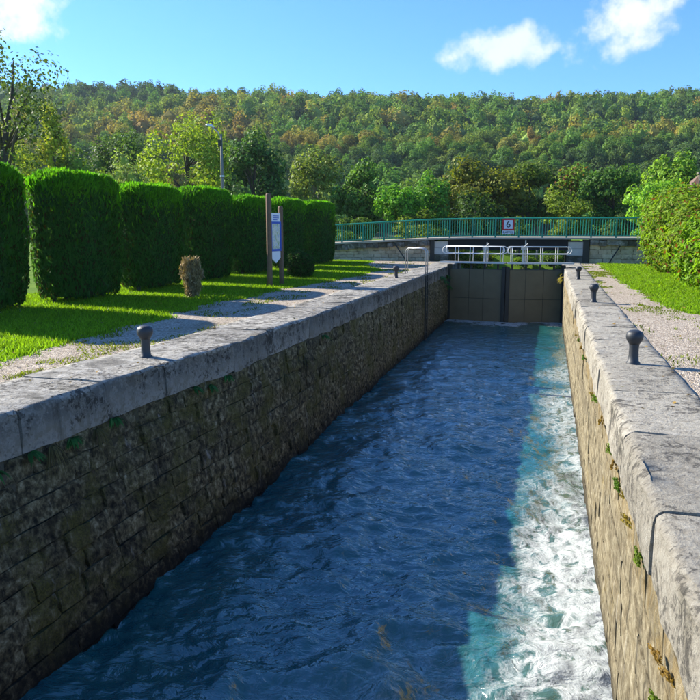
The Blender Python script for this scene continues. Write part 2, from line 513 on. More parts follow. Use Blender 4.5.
# gravel strips
def strip(name, ys, xl, xr, z):
    n = len(ys)
    V = np.concatenate([np.stack([xl, ys, np.full(n, z)], 1), np.stack([xr, ys, np.full(n, z)], 1)])
    i = np.arange(n - 1)
    return tag(obj(name, np_mesh(name, V, np.stack([i, i + n, i + n + 1, i + 1], 1)), M_GRAVEL), kind='structure')


ys = np.linspace(-8, 39.2, 260)
gl = np.interp(ys, [-8, 7.9, 9.3, 11.7, 15, 21.4, 30, 34, 39], [-7.2, -7.0, -7.15, -7.25, -7.7, -7.45, -6.9, -8.6, -9.5])
gl_edge = gl + (fbm2(ys * 1.3, ys * 0 + 3, 4, 5) - 0.5) * 0.9
strip('path', ys, gl_edge, x_top(ys) - 1.05, -0.024)
gr = np.interp(ys, [-8, 13, 15.2, 16.5, 22, 37, 39], [9, 8.5, 4.6, 2.75, 2.6, 2.55, 2.6])
gr_edge = gr + (fbm2(ys * 1.3, ys * 0 + 9, 4, 6) - 0.5) * 0.6
strip('path', ys, np.full(len(ys), 1.5), gr_edge, -0.024)
# pale footpath winding between the first two hedge blocks
tt = np.linspace(0, 1, 30)
px, py = -10.9 - 9.5 * tt, 12.9 + 5.2 * tt + 1.2 * np.sin(tt * 4)
V = np.concatenate([np.stack([px, py - 0.55, np.full(30, -0.026)], 1), np.stack([px, py + 0.55, np.full(30, -0.026)], 1)])
i = np.arange(29)
tag(obj('path', np_mesh('footpath', V, np.stack([i, i + 30, i + 31, i + 1], 1)), M_GRAVEL), kind='structure')

# chamber water: displaced sheet
def water_sheet(name, ys, nx, x0f, x1f, calm):
    u = np.linspace(0, 1, nx)
    Y, U = np.meshgrid(ys, u, indexing='ij')
    X = x0f(Y) + (x1f(Y) - x0f(Y)) * U
    f_near = np.clip(1.25 - np.abs(Y - 5) / 11.0, 0, 1)
    edge = np.interp(Y, [0, 6, 8, 11, 15, 20, 26, 34], [-0.9, -0.35, -0.22, -0.10, -0.05, 0.0, 0.05, 0.1])
    wob = (fbm2(X * 0.9 + 5, Y * 0.7, 4, 30) - 0.5) * 1.7
    foam = 1 / (1 + np.exp(-(X - edge + wob * 0.8) * 3.4))
    foam *= np.interp(Y, [0, 9, 12, 16, 22, 27, 34], [0.88, 0.86, 0.78, 0.70, 0.62, 0.50, 0.38])
    foam = np.maximum(foam, np.interp(Y, [0, 5, 7.5, 12, 34], [0.60, 0.47, 0.30, 0.16, 0.10]) * np.clip((X + 4.6) / 3.4, 0.35, 1))
    d_gate = GATE_Y - 0.5 - Y                      # scum gathered against the gate
    if not calm:
        foam = np.maximum(foam, 0.74 * np.clip(1.15 - d_gate / 1.7 + (fbm2(X * 1.2, Y * 1.2, 4, 77) - 0.5) * 2.2, 0, 1))
    amp = np.interp(Y, [0, 6, 14, 24, 34], [1.25, 1.1, 0.85, 0.55, 0.22]) if not calm else 0.12
    wx = X + 0.5 * fbm2(X * 0.8, Y * 0.8, 3, 2)
    wy = Y + 0.5 * fbm2(X * 0.8 + 9, Y * 0.8, 3, 3)
    z = 0.15 * (fbm2(wx * 1.05, wy * 0.85, 2, 11) - 0.5) + 0.13 * (fbm2(wx * 1.8, wy * 2.6, 2, 12) - 0.5) + 0.06 * (fbm2(wx * 3.8, wy * 5.6, 2, 13) - 0.5) + 0.025 * (fbm2(wx * 9, wy * 11, 2, 15) - 0.5)
    z = z * amp + (0.10 * np.clip(foam - 0.4, 0, 1) * fbm2(wx * 2.6, wy * 2.2, 4, 14, 0.6) if not calm else 0)
    V = np.stack([X, Y, WATER_Z + z], -1).reshape(-1, 3)
    ny = len(ys)
    ii, jj = np.meshgrid(np.arange(ny - 1), np.arange(nx - 1), indexing='ij')
    a = (ii * nx + jj).ravel()
    me = np_mesh(name, V, np.stack([a, a + 1, a + nx + 1, a + nx], 1), True)
    at = me.attributes.new('foam', 'FLOAT', 'POINT')
    at.data.foreach_set('value', (foam if not calm else foam * 0).astype(np.float32).ravel())
    return tag(obj(name, me, M_WATER), kind='structure')


ysw = [-6.0]
while ysw[-1] < GATE_Y + 0.2:
    ysw.append(ysw[-1] + max(0.03, 0.0052 * max(ysw[-1], 2)) * (3 if ysw[-1] < 3 else 1))
water_sheet('water', np.array(ysw), 190, lambda y: x_bot(y) - 0.25, lambda y: np.full_like(y, XR + 0.12), False)
water_sheet('water', np.linspace(GATE_Y + 0.25, 78, 60), 40, lambda y: np.interp(y, [34, 41, 46, 78], [-4.7, -5.2, -8.2, -8.2]), lambda y: np.interp(y, [34, 41, 46, 78], [0.9, 1.2, 4.2, 4.2]), True)

# banks of the reach below the bridge
mb = MB()
for yv0, yv1 in ((44, 60), (60, 78.5)):
    for s, xi, xo in ((-1, -5.6, -8.0), (1, 1.8, 4.0)):
        q = np.array([(xi, yv0, -2.7), (xo, yv0, -0.03), (xo, yv1, -0.03), (xi, yv1, -2.7)])
        mb.add(q, np.array([[0, 1, 2, 3] if s > 0 else [3, 2, 1, 0]]))
mb.add(np.array([(-8.2, 75, -2.7), (4.2, 75, -2.7), (4.2, 79, -0.03), (-8.2, 79, -0.03)]), np.array([[0, 1, 2, 3]]))
tag(obj('canal_bank', mb.mesh('canal_bank'), M_LAWN), kind='structure')

# wooded hill: ridge runs across the view
HF, HR = np.array([-math.sin(YAW), math.cos(YAW)]), np.array([math.cos(YAW), math.sin(YAW)])


def hill_z(s, q):
    """ground height at s metres ahead, q metres to the right"""
    r = np.hypot(430, q)
    br = np.degrees(np.arctan2(q, 430))
    ridge = r * np.interp(br, [-60, -26, -15, -4, 4, 12, 22, 27, 60], [0.165, 0.171, 0.173, 0.177, 0.174, 0.166, 0.165, 0.170, 0.168]) - 8.0
    k = np.clip((s - 125) / (430 - 125), 0, 1.35)
    prof = np.where(k < 1, 0.35 * k + 0.65 * k * k * (3 - 2 * k), 1 - 0.25 * (k - 1))
    return ridge * prof - 0.3 + (fbm2(s / 60, q / 60, 4, 51) - 0.5) * 9 * np.clip(k * 3, 0, 1)


ss, qq = np.linspace(120, 640, 70), np.linspace(-620, 620, 120)
S_, Q_ = np.meshgrid(ss, qq, indexing='ij')
Z_ = hill_z(S_, Q_)
XY = S_[..., None] * HF + Q_[..., None] * HR
V = np.concatenate([XY, Z_[..., None]], -1).reshape(-1, 3)
ii, jj = np.meshgrid(np.arange(69), np.arange(119), indexing='ij')
a = (ii * 120 + jj).ravel()
tag(obj('hill', np_mesh('hill', V, np.stack([a, a + 1, a + 121, a + 120], 1), True), M_HILL), kind='structure')


# ------------------------------------------------------------------ lock walls of single stones
def stone_variant(seed, nx=5, nz=4, jit=1.0):
    """a rough block, length 1 along +Y, height 1 along Z, face at X=0 looking +X, 0.12 deep"""
    r = np.random.default_rng(seed)
    V, Fq = [], []
    for iz in range(nz):
        for iy in range(nx):
            y, z = iy / (nx - 1) - 0.5, iz / (nz - 1) - 0.5
            rim = iy in (0, nx - 1) or iz in (0, nz - 1)
            V.append((-0.010 * rim + r.normal(0, 0.012) * jit, y * (0.985) + r.normal(0, 0.012) * jit, z * 0.985 + r.normal(0, 0.02) * jit))
    for iz in range(nz - 1):
        for iy in range(nx - 1):
            a = iz * nx + iy
            Fq.append((a, a + 1, a + nx + 1, a + nx))
    border = [iy for iy in range(nx)] + [iz * nx + nx - 1 for iz in range(1, nz)] + [(nz - 1) * nx + iy for iy in range(nx - 2, -1, -1)] + [iz * nx for iz in range(nz - 2, 0, -1)]
    b0 = len(V)
    for k in border:
        x, y, z = V[k]
        V.append((-0.12, y, z))
    m = len(border)
    for k in range(m):
        Fq.append((border[(k + 1) % m], border[k], b0 + k, b0 + (k + 1) % m))
    return np.array(V), np.array(Fq)


STV = [stone_variant(100 + k) for k in range(7)]
STV_FLAT = [stone_variant(120 + k, jit=0.3) for k in range(5)]


def stone_meshes(mat, tagname, stv=None):
    out = []
    for V, Fq in (stv or STV):
        me = np_mesh(tagname, V, Fq, True)
        me.materials.append(mat)
        me.set_sharp_from_angle(angle=R_(50))
        out.append(me)
    return out


def wall_stones(root, mat, top_f, bot_f, sgn, courses, y0, y1, y_split, lens, ztop, zbot, proud, stv=None):
    """courses of blocks on a (battered) face; sgn +1 looks +X"""
    stv = stv or STV
    mesh = stone_meshes(mat, 'stone', stv)
    far = MB()
    zs = np.linspace(ztop, zbot, courses + 1)
    for ci in range(courses):
        y = y0 + random.uniform(0, 0.6)
        while y < y1:
            L = min(random.uniform(*lens), y1 - y + 0.05)
            if L < 0.15:
                break
            yc, zc, hh = y + L / 2, (zs[ci] + zs[ci + 1]) / 2, zs[ci] - zs[ci + 1]
            k = (zc - ztop) / (zbot - ztop)

            def P(yy, kk):
                return np.array([top_f(yy) + (bot_f(yy) - top_f(yy)) * kk, yy, ztop + (zbot - ztop) * kk])
            ty = P(yc + L / 2, k) - P(yc - L / 2, k)
            tz = P(yc, k - 0.02) - P(yc, k + 0.02)
            ty /= np.linalg.norm(ty)
            tz /= np.linalg.norm(tz)
            nn = np.cross(ty, tz)
            nn /= np.linalg.norm(nn)
            if nn[0] * sgn < 0:
                nn, ty = -nn, -ty
            tz = np.cross(nn, ty)
            M = np.eye(4)
            M[:3, 0], M[:3, 1], M[:3, 2] = nn, ty * (L - 0.006), tz * (hh - 0.005)
            M[:3, 3] = P(yc, k) + nn * random.uniform(*proud)
            vi = random.randrange(len(mesh))
            if yc < y_split:
                o = obj('stone', mesh[vi], None, root)
                o.matrix_local = Matrix([list(map(float, r)) for r in M])
            else:
                Vv, Fq = stv[vi]
                far.add(Vv @ M[:3, :3].T + M[:3, 3], Fq)
            y += L
    if far.n:
        me = far.mesh('far_stones', True)
        me.set_sharp_from_angle(angle=R_(50))
        tag(obj('far_stones', me, mat, root), kind='stuff')


def coping(root, mat, front_f, sgn, y0, y1, lens, width, thick, rad, rough, mortar=0.006):
    """slabs along the top; front face looks sgn*X"""
    y = y0
    k = 0
    while y < y1:
        L = min(random.uniform(*lens), y1 - y)
        n = max(6, int(L / 0.12))
        yy = np.linspace(y + mortar, y + L - mortar, n)
        prof = [(0.0, -thick)]
        prof += [(0.0, -thick * 0.55), (0.0, -rad * 1.2)]
        for a in np.linspace(0.12, 1, 5):
            th = a * math.pi / 2
            prof.append((rad * (1 - math.cos(th)), -rad * (1 - math.sin(th))))
        prof += [(width * f, 0.0) for f in (0.3, 0.5, 0.7, 0.88)] + [(width - 0.015, 0.0), (width, -0.02), (width, -thick * 0.6)]
        m = len(prof)
        dz, dx = random.uniform(-0.006, 0.006), random.uniform(-0.008, 0.012)
        V = np.zeros((n, m, 3))
        for j, (pa, pz) in enumerate(prof):
            nearedge = 1.0 if 2 <= j <= 8 else (0.6 if j < 2 else 0.12)
            nz1 = (fbm2(yy * 2.6 + j * 0.37, np.full(n, k * 7.7 + j * 0.45), 4, 61) - 0.5) * 2
            endf = np.clip(1 - np.minimum(yy - yy[0], yy[-1] - yy) / 0.07, 0, 1)
            V[:, j, 0] = front_f(yy) - sgn * (pa + dx + nearedge * rough * (0.6 + nz1) * 0.7 + endf * 0.008 * (j < 9))
            V[:, j, 1] = yy
            V[:, j, 2] = pz + dz + nz1 * rough * (0.20 if j > 8 else 0.55) - endf * 0.005 * (2 < j < 14) - (0.02 * (j in (4, 5, 6)) * np.clip(nz1 - 0.1, 0, 1))
        ii, jj = np.meshgrid(np.arange(n - 1), np.arange(m - 1), indexing='ij')
        a = (ii * m + jj).ravel()
        q = np.stack([a, a + 1, a + m + 1, a + m], 1)
        if sgn > 0:
            q = q[:, ::-1]
        caps = [np.array([list(range(m))]), np.array([[(n - 1) * m + j for j in range(m)][::-1]])]
        if sgn > 0:
            caps = [c[:, ::-1] for c in caps]
        me = np_mesh('coping_slab', V.reshape(-1, 3), [q[:, ::-1]] + [c[:, ::-1] for c in caps], True)
        me.set_sharp_from_angle(angle=R_(55))
        obj('coping_slab', me, mat, root)
        y += L
        k += 1


# left wall
wall_l = empty('lock_wall', (0, 0, 0), 'dark mossy stone lock wall in shade on the left of the water', 'wall')
yb = np.linspace(-3, 34.6, 40)
n = len(yb)
ring = [x_top(yb) - 0.055, x_bot(yb) - 0.075, x_bot(yb) - 1.2, x_top(yb) - 1.1]
zr = [-0.40, -3.05, -3.05, -0.40]
V = np.concatenate([np.stack([r, yb, np.full(n, z)], 1) for r, z in zip(ring, zr)])
i = np.arange(n - 1)
q = [np.stack([a * n + i, b * n + i, b * n + i + 1, a * n + i + 1], 1) for a, b in ((0, 1), (1, 2), (2, 3), (3, 0))]
ends = np.array([[0, n, 2 * n, 3 * n], [n - 1, 4 * n - 1, 3 * n - 1, 2 * n - 1]])
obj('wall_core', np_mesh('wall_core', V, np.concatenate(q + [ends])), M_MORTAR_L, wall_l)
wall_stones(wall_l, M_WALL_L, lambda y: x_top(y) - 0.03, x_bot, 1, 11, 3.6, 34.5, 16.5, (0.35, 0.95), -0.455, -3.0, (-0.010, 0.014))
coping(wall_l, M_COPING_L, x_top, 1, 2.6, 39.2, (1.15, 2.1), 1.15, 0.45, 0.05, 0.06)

# right wall
wall_r = empty('lock_wall', (0, 0, 0), 'sunlit ochre stone lock wall on the right of the water', 'wall')
mb = MB().box((XR + 0.07, -3, -3.05), (XR + 0.88, 34.6, -0.40))
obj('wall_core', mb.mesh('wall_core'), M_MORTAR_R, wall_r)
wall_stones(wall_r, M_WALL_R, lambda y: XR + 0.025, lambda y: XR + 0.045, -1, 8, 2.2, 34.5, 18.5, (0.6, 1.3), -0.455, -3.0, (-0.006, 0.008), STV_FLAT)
coping(wall_r, M_COPING, lambda y: np.full_like(y, XR), -1, 1.4, 39.2, (1.3, 2.4), 0.9, 0.45, 0.075, 0.048)


# ------------------------------------------------------------------ bollards
mb = MB().lathe([(0.088, -0.02), (0.088, 0.012), (0.070, 0.03), (0.062, 0.10), (0.060, 0.20), (0.066, 0.26)], 24)
ME_SHAFT = mb.mesh('shaft', True)
mb = MB().lathe([(0.066, 0.255), (0.085, 0.285), (0.102, 0.315), (0.110, 0.35), (0.108, 0.385), (0.094, 0.413), (0.068, 0.432), (0.035, 0.441), (0.008, 0.443)], 24)
ME_HEAD = mb.mesh('head', True)
for (x, y), lab in (((-5.30, 8.72), 'round-headed iron bollard on the left coping, in front of the lawn'),
                    ((-5.19, 25.3), 'small far iron bollard on the left coping beside the ladder rails'),
                    ((1.15, 10.01), 'largest, nearest iron bollard on the right coping'),
                    ((1.11, 18.25), 'middle one of the three iron bollards on the right coping'),
                    ((1.06, 26.47), 'farthest iron bollard on the right coping, near the gate')):
    e = empty('mooring_bollard', (x, y, 0), lab, 'bollard', 'mooring bollards along the lock', random.uniform(0, 6))
    smooth_angle(obj('shaft', ME_SHAFT, M_IRON, e), 50)
    obj('head', ME_HEAD, M_IRON, e)

# ------------------------------------------------------------------ lock gates
GX0, GX1 = -4.40, 0.70
GXM = -1.80
for s, lab in ((-1, 'left leaf of the olive steel lock gate with white handrail'), (1, 'right leaf of the olive steel lock gate with white handrail')):
    hx = GX0 if s < 0 else GX1
    e = empty('lock_gate_leaf', (hx, GATE_Y, 0), lab, 'lock gate')
    L = abs(GXM - hx)
    ang = math.atan2(0.42, L)
    Lr = math.hypot(L, 0.42)
    e.rotation_euler = (0, 0, ang if s > 0 else -ang)      # mitre points towards the camera
    d = 1 if s < 0 else -1

    def bx(nm, u0, u1, y0, y1, z0, z1, mat, par=None):
        a, b = sorted((u0 * d, u1 * d))
        return obj(nm, MB().box((a, y0, z0), (b, y1, z1)).mesh(nm), mat, par or e)
    bx('leaf_core', 0.02, Lr - 0.02, 0.0, 0.25, -3.0, -0.10, M_GATE_DK)
    cols = [0.05, 0.95, 1.62, Lr - 0.17] if s < 0 else [0.05, 0.85, 1.65, Lr - 0.17]
    for ci in range(3):
        for z0, z1 in ((-2.95, -1.46), (-1.44, -0.12)):
            bx('plate', cols[ci] + 0.008, cols[ci + 1] - 0.008, -0.03, 0.004, z0, z1, M_GATE)
    bx('mitre_post', Lr - 0.155, Lr - 0.006, -0.09, 0.26, -3.0, 0.02, M_GATE_DK)
    bx('heel_post', -0.10, 0.045, -0.05, 0.28, -3.0, 0.10, M_GATE_DK)
    for u in np.arange(0.35, Lr - 0.2, 0.62):
        bx('bracket', u, u + 0.07, 0.05, 0.2, -0.12, 0.165, M_GATE_DK)
    bx('walkway', -0.45, Lr - 0.02, -0.12, 0.50, 0.165, 0.215, M_POLE)
    hr = bx('kick_rail', -0.42, Lr - 0.05, -0.135, -0.118, 0.16, 0.235, M_WHITE)
    # handrail loop: top and middle rail joined by rounded ends
    za, zb = 0.92, 0.60
    u0, u1 = -0.32, Lr - 0.06
    rr = (za - zb) / 2
    pts = [(u0 + rr, za), (u1 - rr, za)]
    pts += [(u1 - rr + rr * math.sin(a), zb + rr + rr * math.cos(a)) for a in np.linspace(0.3, math.pi - 0.3, 7)]
    pts += [(u1 - rr, zb), (u0 + rr, zb)]
    pts += [(u0 + rr - rr * math.sin(a), zb + rr - rr * math.cos(a)) for a in np.linspace(0.3, math.pi - 0.3, 7)]
    pts.append((u0 + rr, za))
    for yy in (-0.10, 0.46):
        rail = obj('handrail', MB().tube([(u * d, yy, z) for u, z in pts], 0.021, 8).mesh('handrail', True), M_WHITE, e)
        for u in np.linspace(0.28, Lr - 0.25, 4):
            obj('rail_post', MB().tube([(u * d, yy, 0.21), (u * d, yy, za)], 0.018, 8).mesh('rail_post', True), M_WHITE, rail)
    # paddle gear standing on the walkway
    g = empty('paddle_gear', (GXM - 1.0 if s < 0 else GXM + 0.72, GATE_Y - 0.05, 0.215), ('left' if s < 0 else 'right') + ' rack and crank of the paddle gear behind the gate handrail', 'paddle gear')
    obj('stand', MB().box((-0.05, -0.05, 0), (0.05, 0.05, 0.70)).mesh('stand'), M_GALV, g)
    obj('rack', MB().box((0.07, -0.02, -0.2), (0.12, 0.03, 1.0 if s > 0 else 0.9)).mesh('rack'), M_PALE, g)
    obj('gear_box', MB().box((-0.10, -0.09, 0.58), (0.16, 0.09, 0.74)).mesh('gear_box'), M_GALV, g)
    obj('crank', MB().tube([(0, -0.1, 0.66), (0, -0.16, 0.66), (0.2, -0.17, 0.86), (0.2, -0.3, 0.86)], 0.018, 7).mesh('crank', True), M_GALV, g)

# ------------------------------------------------------------------ bridge with abutments and green railing
BY = 39.6


def deck_z(x):
    return np.interp(x, [-20, -12, -6.2, -4, 12], [0.62, 0.93, 1.23, 1.27, 1.29])


br = empty('road_bridge', (-2, BY, 0), 'low road bridge with dark girder spanning the canal behind the gate', 'bridge')
o2 = (2, -BY, 0)
xs = np.array([-20, -12, -6.2, -4, 0, 4, 9, 14.0])
mb = MB()
zt = deck_z(xs)
n = len(xs)
for ya, yb2, dz0, dz1 in ((BY - 0.18, BY + 5.2, -0.10, 0.0),):
    V = np.concatenate([np.stack([xs, np.full(n, yv), zt + dz], 1) for yv, dz in ((ya, dz0), (ya, dz1), (yb2, dz1), (yb2, dz0))])
    i = np.arange(n - 1)
    mb.add(V + np.array(o2), np.concatenate([np.stack([a * n + i, b * n + i, b * n + i + 1, a * n + i + 1], 1)[:, ::-1] for a, b in ((0, 1), (1, 2), (2, 3), (3, 0))]))
obj('deck', mb.mesh('deck'), M_CONCRETE, br)
for yv in (BY - 0.05, BY + 2.4, BY + 4.9):
    obj('girder', MB().box((-5.25 + 2, yv - BY, 0.62), (1.0 + 2, yv - BY + 0.18, 1.168)).mesh('girder'), M_GIRDER, br)
for xa, xb in ((-6.0, -5.22), (0.95, 1.75)):
    for k in range(3):
        z0 = -0.02 + k * 0.36
        obj('bearing_block', MB().box((xa + 2, -0.03 + 0.02 * k, z0 + 0.004), (xb + 2, 5.0, z0 + 0.352)).mesh('bearing_block'), M_PALE if k else M_RUBBLE, br)
    obj('pier_foot', MB().box((xa + 2, 0.1, -3.0), (xb + 2, 5.0, -0.022)).mesh('pier_foot'), M_MORTAR_L, br)
for xa, xb in ((-6.22, -6.0), (1.75, 2.05)):
    obj('pilaster', MB().box((xa + 2, -0.1, -0.03), (xb + 2, 1.0, 1.15)).mesh('pilaster'), M_GATE_DK, br)


def abutment(label, xa, xb, stone_m):
    e = empty('abutment_wall', ((xa + xb) / 2, BY, 0), label, 'wall')
    cx = (xa + xb) / 2
    seg = np.linspace(xa, xb, 12)
    zt = deck_z(seg) - 0.11
    V = np.concatenate([np.stack([seg - cx, np.full(12, y0), zz], 1) for y0, zz in ((0.10, np.full(12, -0.3)), (0.10, zt), (1.2, zt), (1.2, np.full(12, -0.3)))])
    i = np.arange(11)
    q = np.concatenate([np.stack([a * 12 + i, b * 12 + i, b * 12 + i + 1, a * 12 + i + 1], 1) for a, b in ((0, 1), (1, 2), (2, 3), (3, 0))])
    obj('wall_core', np_mesh('wall_core', V, q), M_MORTAR_R, e)
    mesh = stone_meshes(stone_m, 'stone')
    mesh2 = stone_meshes(M_RUBBLE, 'cap_stone')
    nC = 4
    for ci in range(nC):
        x = xa
        while x < xb - 0.1:
            L = min(random.uniform(0.34, 0.68), xb - x)
            xm = x + L / 2
            top = float(deck_z(xm)) - 0.36
            hh = (top + 0.06) / nC
            M = Matrix.Translation((xm - cx, 0.03 + random.uniform(-0.015, 0.015), -0.06 + hh * (ci + 0.5)))
            B = Matrix(((0, L - 0.012, 0, 0), (-1, 0, 0, 0), (0, 0, hh - 0.012, 0), (0, 0, 0, 1)))
            st = obj('stone', random.choice(mesh), None, e)
            st.matrix_local = M @ B
            x += L
    x = xa
    while x < xb - 0.1:                       # ragged dark cap stones under the railing
        L = min(random.uniform(0.28, 0.6), xb - x)
        xm = x + L / 2
        zt_ = float(deck_z(xm)) - 0.115
        st = obj('cap_stone', random.choice(mesh2), None, e)
        st.matrix_local = Matrix.Translation((xm - cx, -0.13 + random.uniform(-0.07, 0.05), zt_ - 0.15 + random.uniform(-0.03, 0.02))) @ Matrix(((0, L - 0.01, 0, 0), (-2.2, 0, 0, 0), (0, 0, random.uniform(0.24, 0.34), 0), (0, 0, 0, 1)))
        x += L
    return e


abutment('rough stone abutment wall of the bridge beside the clipped hedge', -13.5, -6.25, M_BRIDGE_STONE)
abutment('tan block abutment wall of the bridge beside the leafy shrubs', 2.08, 9.5, M_BRIDGE_STONE)

rl = empty('bridge_railing', (-4, BY, 0), 'green painted metal railing along the bridge', 'railing')


def rail_pt(x, z):
    return (x + 4, 0.0, float(deck_z(x)) + z)


RX = np.concatenate([np.linspace(-15, -4, 12), np.linspace(-2, 11, 8)])
obj('top_rail', MB().tube([rail_pt(x, 0.985) for x in RX], 0.040, 8).mesh('top_rail', True), M_GREEN, rl)
obj('bottom_rail', MB().tube([rail_pt(x, 0.09) for x in RX], 0.022, 6).mesh('bottom_rail', True), M_GREEN, rl)
me_b = MB().tube([(0, 0, 0.085), (0, 0, 0.975)], 0.019, 6, False).mesh('baluster', True)
me_p = MB().box((-0.04, -0.035, -0.06), (0.04, 0.035, 0.97)).mesh('post')
for k, x in enumerate(np.arange(-14.9, 10.5, 0.135)):
    q = rail_pt(x, 0)
    if k % 9 == 0:
        obj('post', me_p, M_GREEN, rl, q)
    else:
        obj('baluster', me_b, M_GREEN, rl, q)


def text_mesh(body, size):
    cu = bpy.data.curves.new('lettering', 'FONT')
    cu.body, cu.size, cu.align_x, cu.align_y, cu.extrude = body, size, 'CENTER', 'CENTER', 0.003
    to = bpy.data.objects.new('lettering', cu)
    COL.objects.link(to)
    bpy.context.view_layer.update()
    me = bpy.data.meshes.new_from_object(to.evaluated_get(bpy.context.evaluated_depsgraph_get()))
    bpy.data.objects.remove(to)
    return me


sg = empty('speed_sign', (-2.08, BY - 0.075, 1.30), 'square red-bordered sign with black 6 on the bridge railing', 'sign')
obj('border', MB().box((-0.31, 0, 0.33), (0.31, 0.02, 0.95)).mesh('border'), M_SIGN_R, sg)
obj('field', MB().box((-0.225, -0.006, 0.415), (0.225, -0.001, 0.865)).mesh('field'), M_SIGN_W, sg)
o = obj('digit', text_mesh('6', 0.50), M_SIGN_K, sg, (0, -0.011, 0.645), (math.pi / 2, 0, 0))
o = obj('lower_plate', MB().box((-0.31, 0, 0.13), (0.31, 0.02, 0.325)).mesh('lower_plate'), M_SIGN_W, sg)
obj('lettering', text_mesh('RAPPEL', 0.165), M_SIGN_K, sg, (0, -0.006, 0.225), (math.pi / 2, 0, 0))

# leaning props against the abutments
for p0, p1, lab in (((-7.35, 38.6, -0.03), (-8.25, 39.5, 1.0), 'thin dark pole leaning on the left abutment wall'), ((3.0, 38.9, -0.03), (3.55, 39.52, 0.85), 'thin dark pole leaning on the right abutment wall')):
    v = np.array(p1) - np.array(p0)
    e = obj('leaning_pole', MB().tube([(0, 0, 0), tuple(v * 0.5), tuple(v)], [0.035, 0.034, 0.03], 7).mesh('leaning_pole', True), M_GATE_DK, None, p0)
    tag(e, lab, 'pole')

# ladder down the left wall with its hoop rails
ld = empty('wall_ladder', (-4.42, 27.3, 0), 'grey steel ladder with hoop handrails on the left lock wall', 'ladder')
for dy in (-0.22, 0.22):
    obj('stile', MB().box((-0.015, dy - 0.02, -3.0), (0.035, dy + 0.02, -0.02)).mesh('stile'), M_GATE_DK, ld)
    pts = [(0.0, dy, -0.04), (0.0, dy, 0.86), (-0.04, dy, 0.95), (-0.13, dy, 1.0), (-0.75, dy + 0.5, 1.0), (-0.85, dy + 0.6, 0.95), (-0.90, dy + 0.65, 0.86), (-0.90, dy + 0.65, 0.0)]
    obj('hoop_rail', MB().tube(pts, 0.018, 8).mesh('hoop_rail', True), M_GALV, ld)
me_r = MB().tube([(0.01, -0.22, 0), (0.01, 0.22, 0)], 0.014, 6).mesh('rung', True)
for k in range(9):
    obj('rung', me_r, M_GATE_DK, ld, (0, 0, -0.25 - 0.28 * k))

# ------------------------------------------------------------------ notice board on two posts
nb = empty('notice_board', (-8.23, 21.3, -0.03), 'tall wooden two-post notice board with blue framed map on the lawn', 'notice board')
P0, P1 = np.array([-0.05, -0.36]), np.array([0.05, 0.40])


def post(pt, h, r):
    obj('post', MB().lathe([(r, -0.1), (r, 0.3), (r * 0.98, h - 0.04), (r * 0.85, h), (0.01, h + 0.01)], 14, (*pt, 0)).mesh('post', True), M_WOOD, nb)


post(P0, 2.82, 0.085)
post(P1, 2.46, 0.075)
ax = (P1 - P0) / np.linalg.norm(P1 - P0)
ang = math.atan2(ax[1], ax[0])
MB0 = Matrix.Translation((P0[0], P0[1], 0)) @ Matrix.Rotation(ang, 4, 'Z')


def board(nm, pts, y0, y1, mat, par=nb):
    k = len(pts)
    V = [(u, y0, z) for u, z in pts] + [(u, y1, z) for u, z in pts]
    F4 = np.array([(j, (j + 1) % k, k + (j + 1) % k, k + j) for j in range(k)])
    V = np.array([MB0 @ Vector(v) for v in V])
    return obj(nm, np_mesh(nm, V, [F4, np.array([list(range(k))[::-1]]), np.array([list(range(k, 2 * k))])]), mat, par)


def rect(u0, u1, z0, z1):
    return [(u0, z0), (u1, z0), (u1, z1), (u0, z1)]


board('header_plate', rect(0.09, 0.68, 1.95, 2.25), -0.03, 0.0, M_SIGN_W)
fr = board('map_panel', rect(0.12, 0.66, 1.14, 1.93), -0.02, 0.005, M_MAP)
for rc in (rect(0.09, 0.70, 1.925, 1.985), rect(0.09, 0.70, 1.08, 1.145), rect(0.655, 0.705, 1.145, 1.925), rect(0.085, 0.125, 1.145, 1.925)):
    board('frame', rc, -0.045, 0.02, M_BLUE, fr)
board('lower_plate', [(0.10, 0.86), (0.38, 0.70), (0.66, 0.86), (0.66, 1.075), (0.10, 1.075)], -0.03, 0.0, M_SIGN_W)
for z in (2.16, 2.10, 2.04):
    board('print_line', rect(0.2, 0.58 - 0.1 * (z < 2.1), z - 0.012, z + 0.012), -0.034, -0.0305, M_BLUE)

# ------------------------------------------------------------------ foliage helpers
def leaf_quads(C, N, size, aspect=0.5, up=None, r=rng):
    """rhombic leaves: centre C, facing N"""
    n = len(C)
    N = N / (np.linalg.norm(N, axis=1)[:, None] + 1e-9)
    if up is None:
        up = r.normal(size=(n, 3))
    A = up - N * np.sum(up * N, 1)[:, None]
    A /= np.linalg.norm(A, axis=1)[:, None] + 1e-9
    B = np.cross(N, A)
    size = np.broadcast_to(np.asarray(size, float), (n,))[:, None]
    V = np.stack([C - A * size * 0.5, C + B * size * 0.5 * aspect + A * size * 0.06, C + A * size * 0.5, C - B * size * 0.5 * aspect + A * size * 0.06], 1)
    return V.reshape(-1, 3), np.arange(4 * n).reshape(n, 4)


def sph(n, r=rng):
    v = r.normal(size=(n, 3))
    return v / np.linalg.norm(v, axis=1)[:, None]


ICO_V, ICO_F = None, None


def blob(c, rad, seed):
    """low lumpy ball used inside dense crowns so no daylight comes through"""
    global ICO_V, ICO_F
    if ICO_V is None:
        import bmesh
        bm = bmesh.new()
        bmesh.ops.create_icosphere(bm, subdivisions=1, radius=1)
        ICO_V = np.array([v.co[:] for v in bm.verts])
        ICO_F = np.array([[v.index for v in f.verts] for f in bm.faces])
        bm.free()
    r = np.random.default_rng(seed)
    return c + ICO_V * np.asarray(rad) * r.uniform(0.8, 1.1, (len(ICO_V), 1)), ICO_F


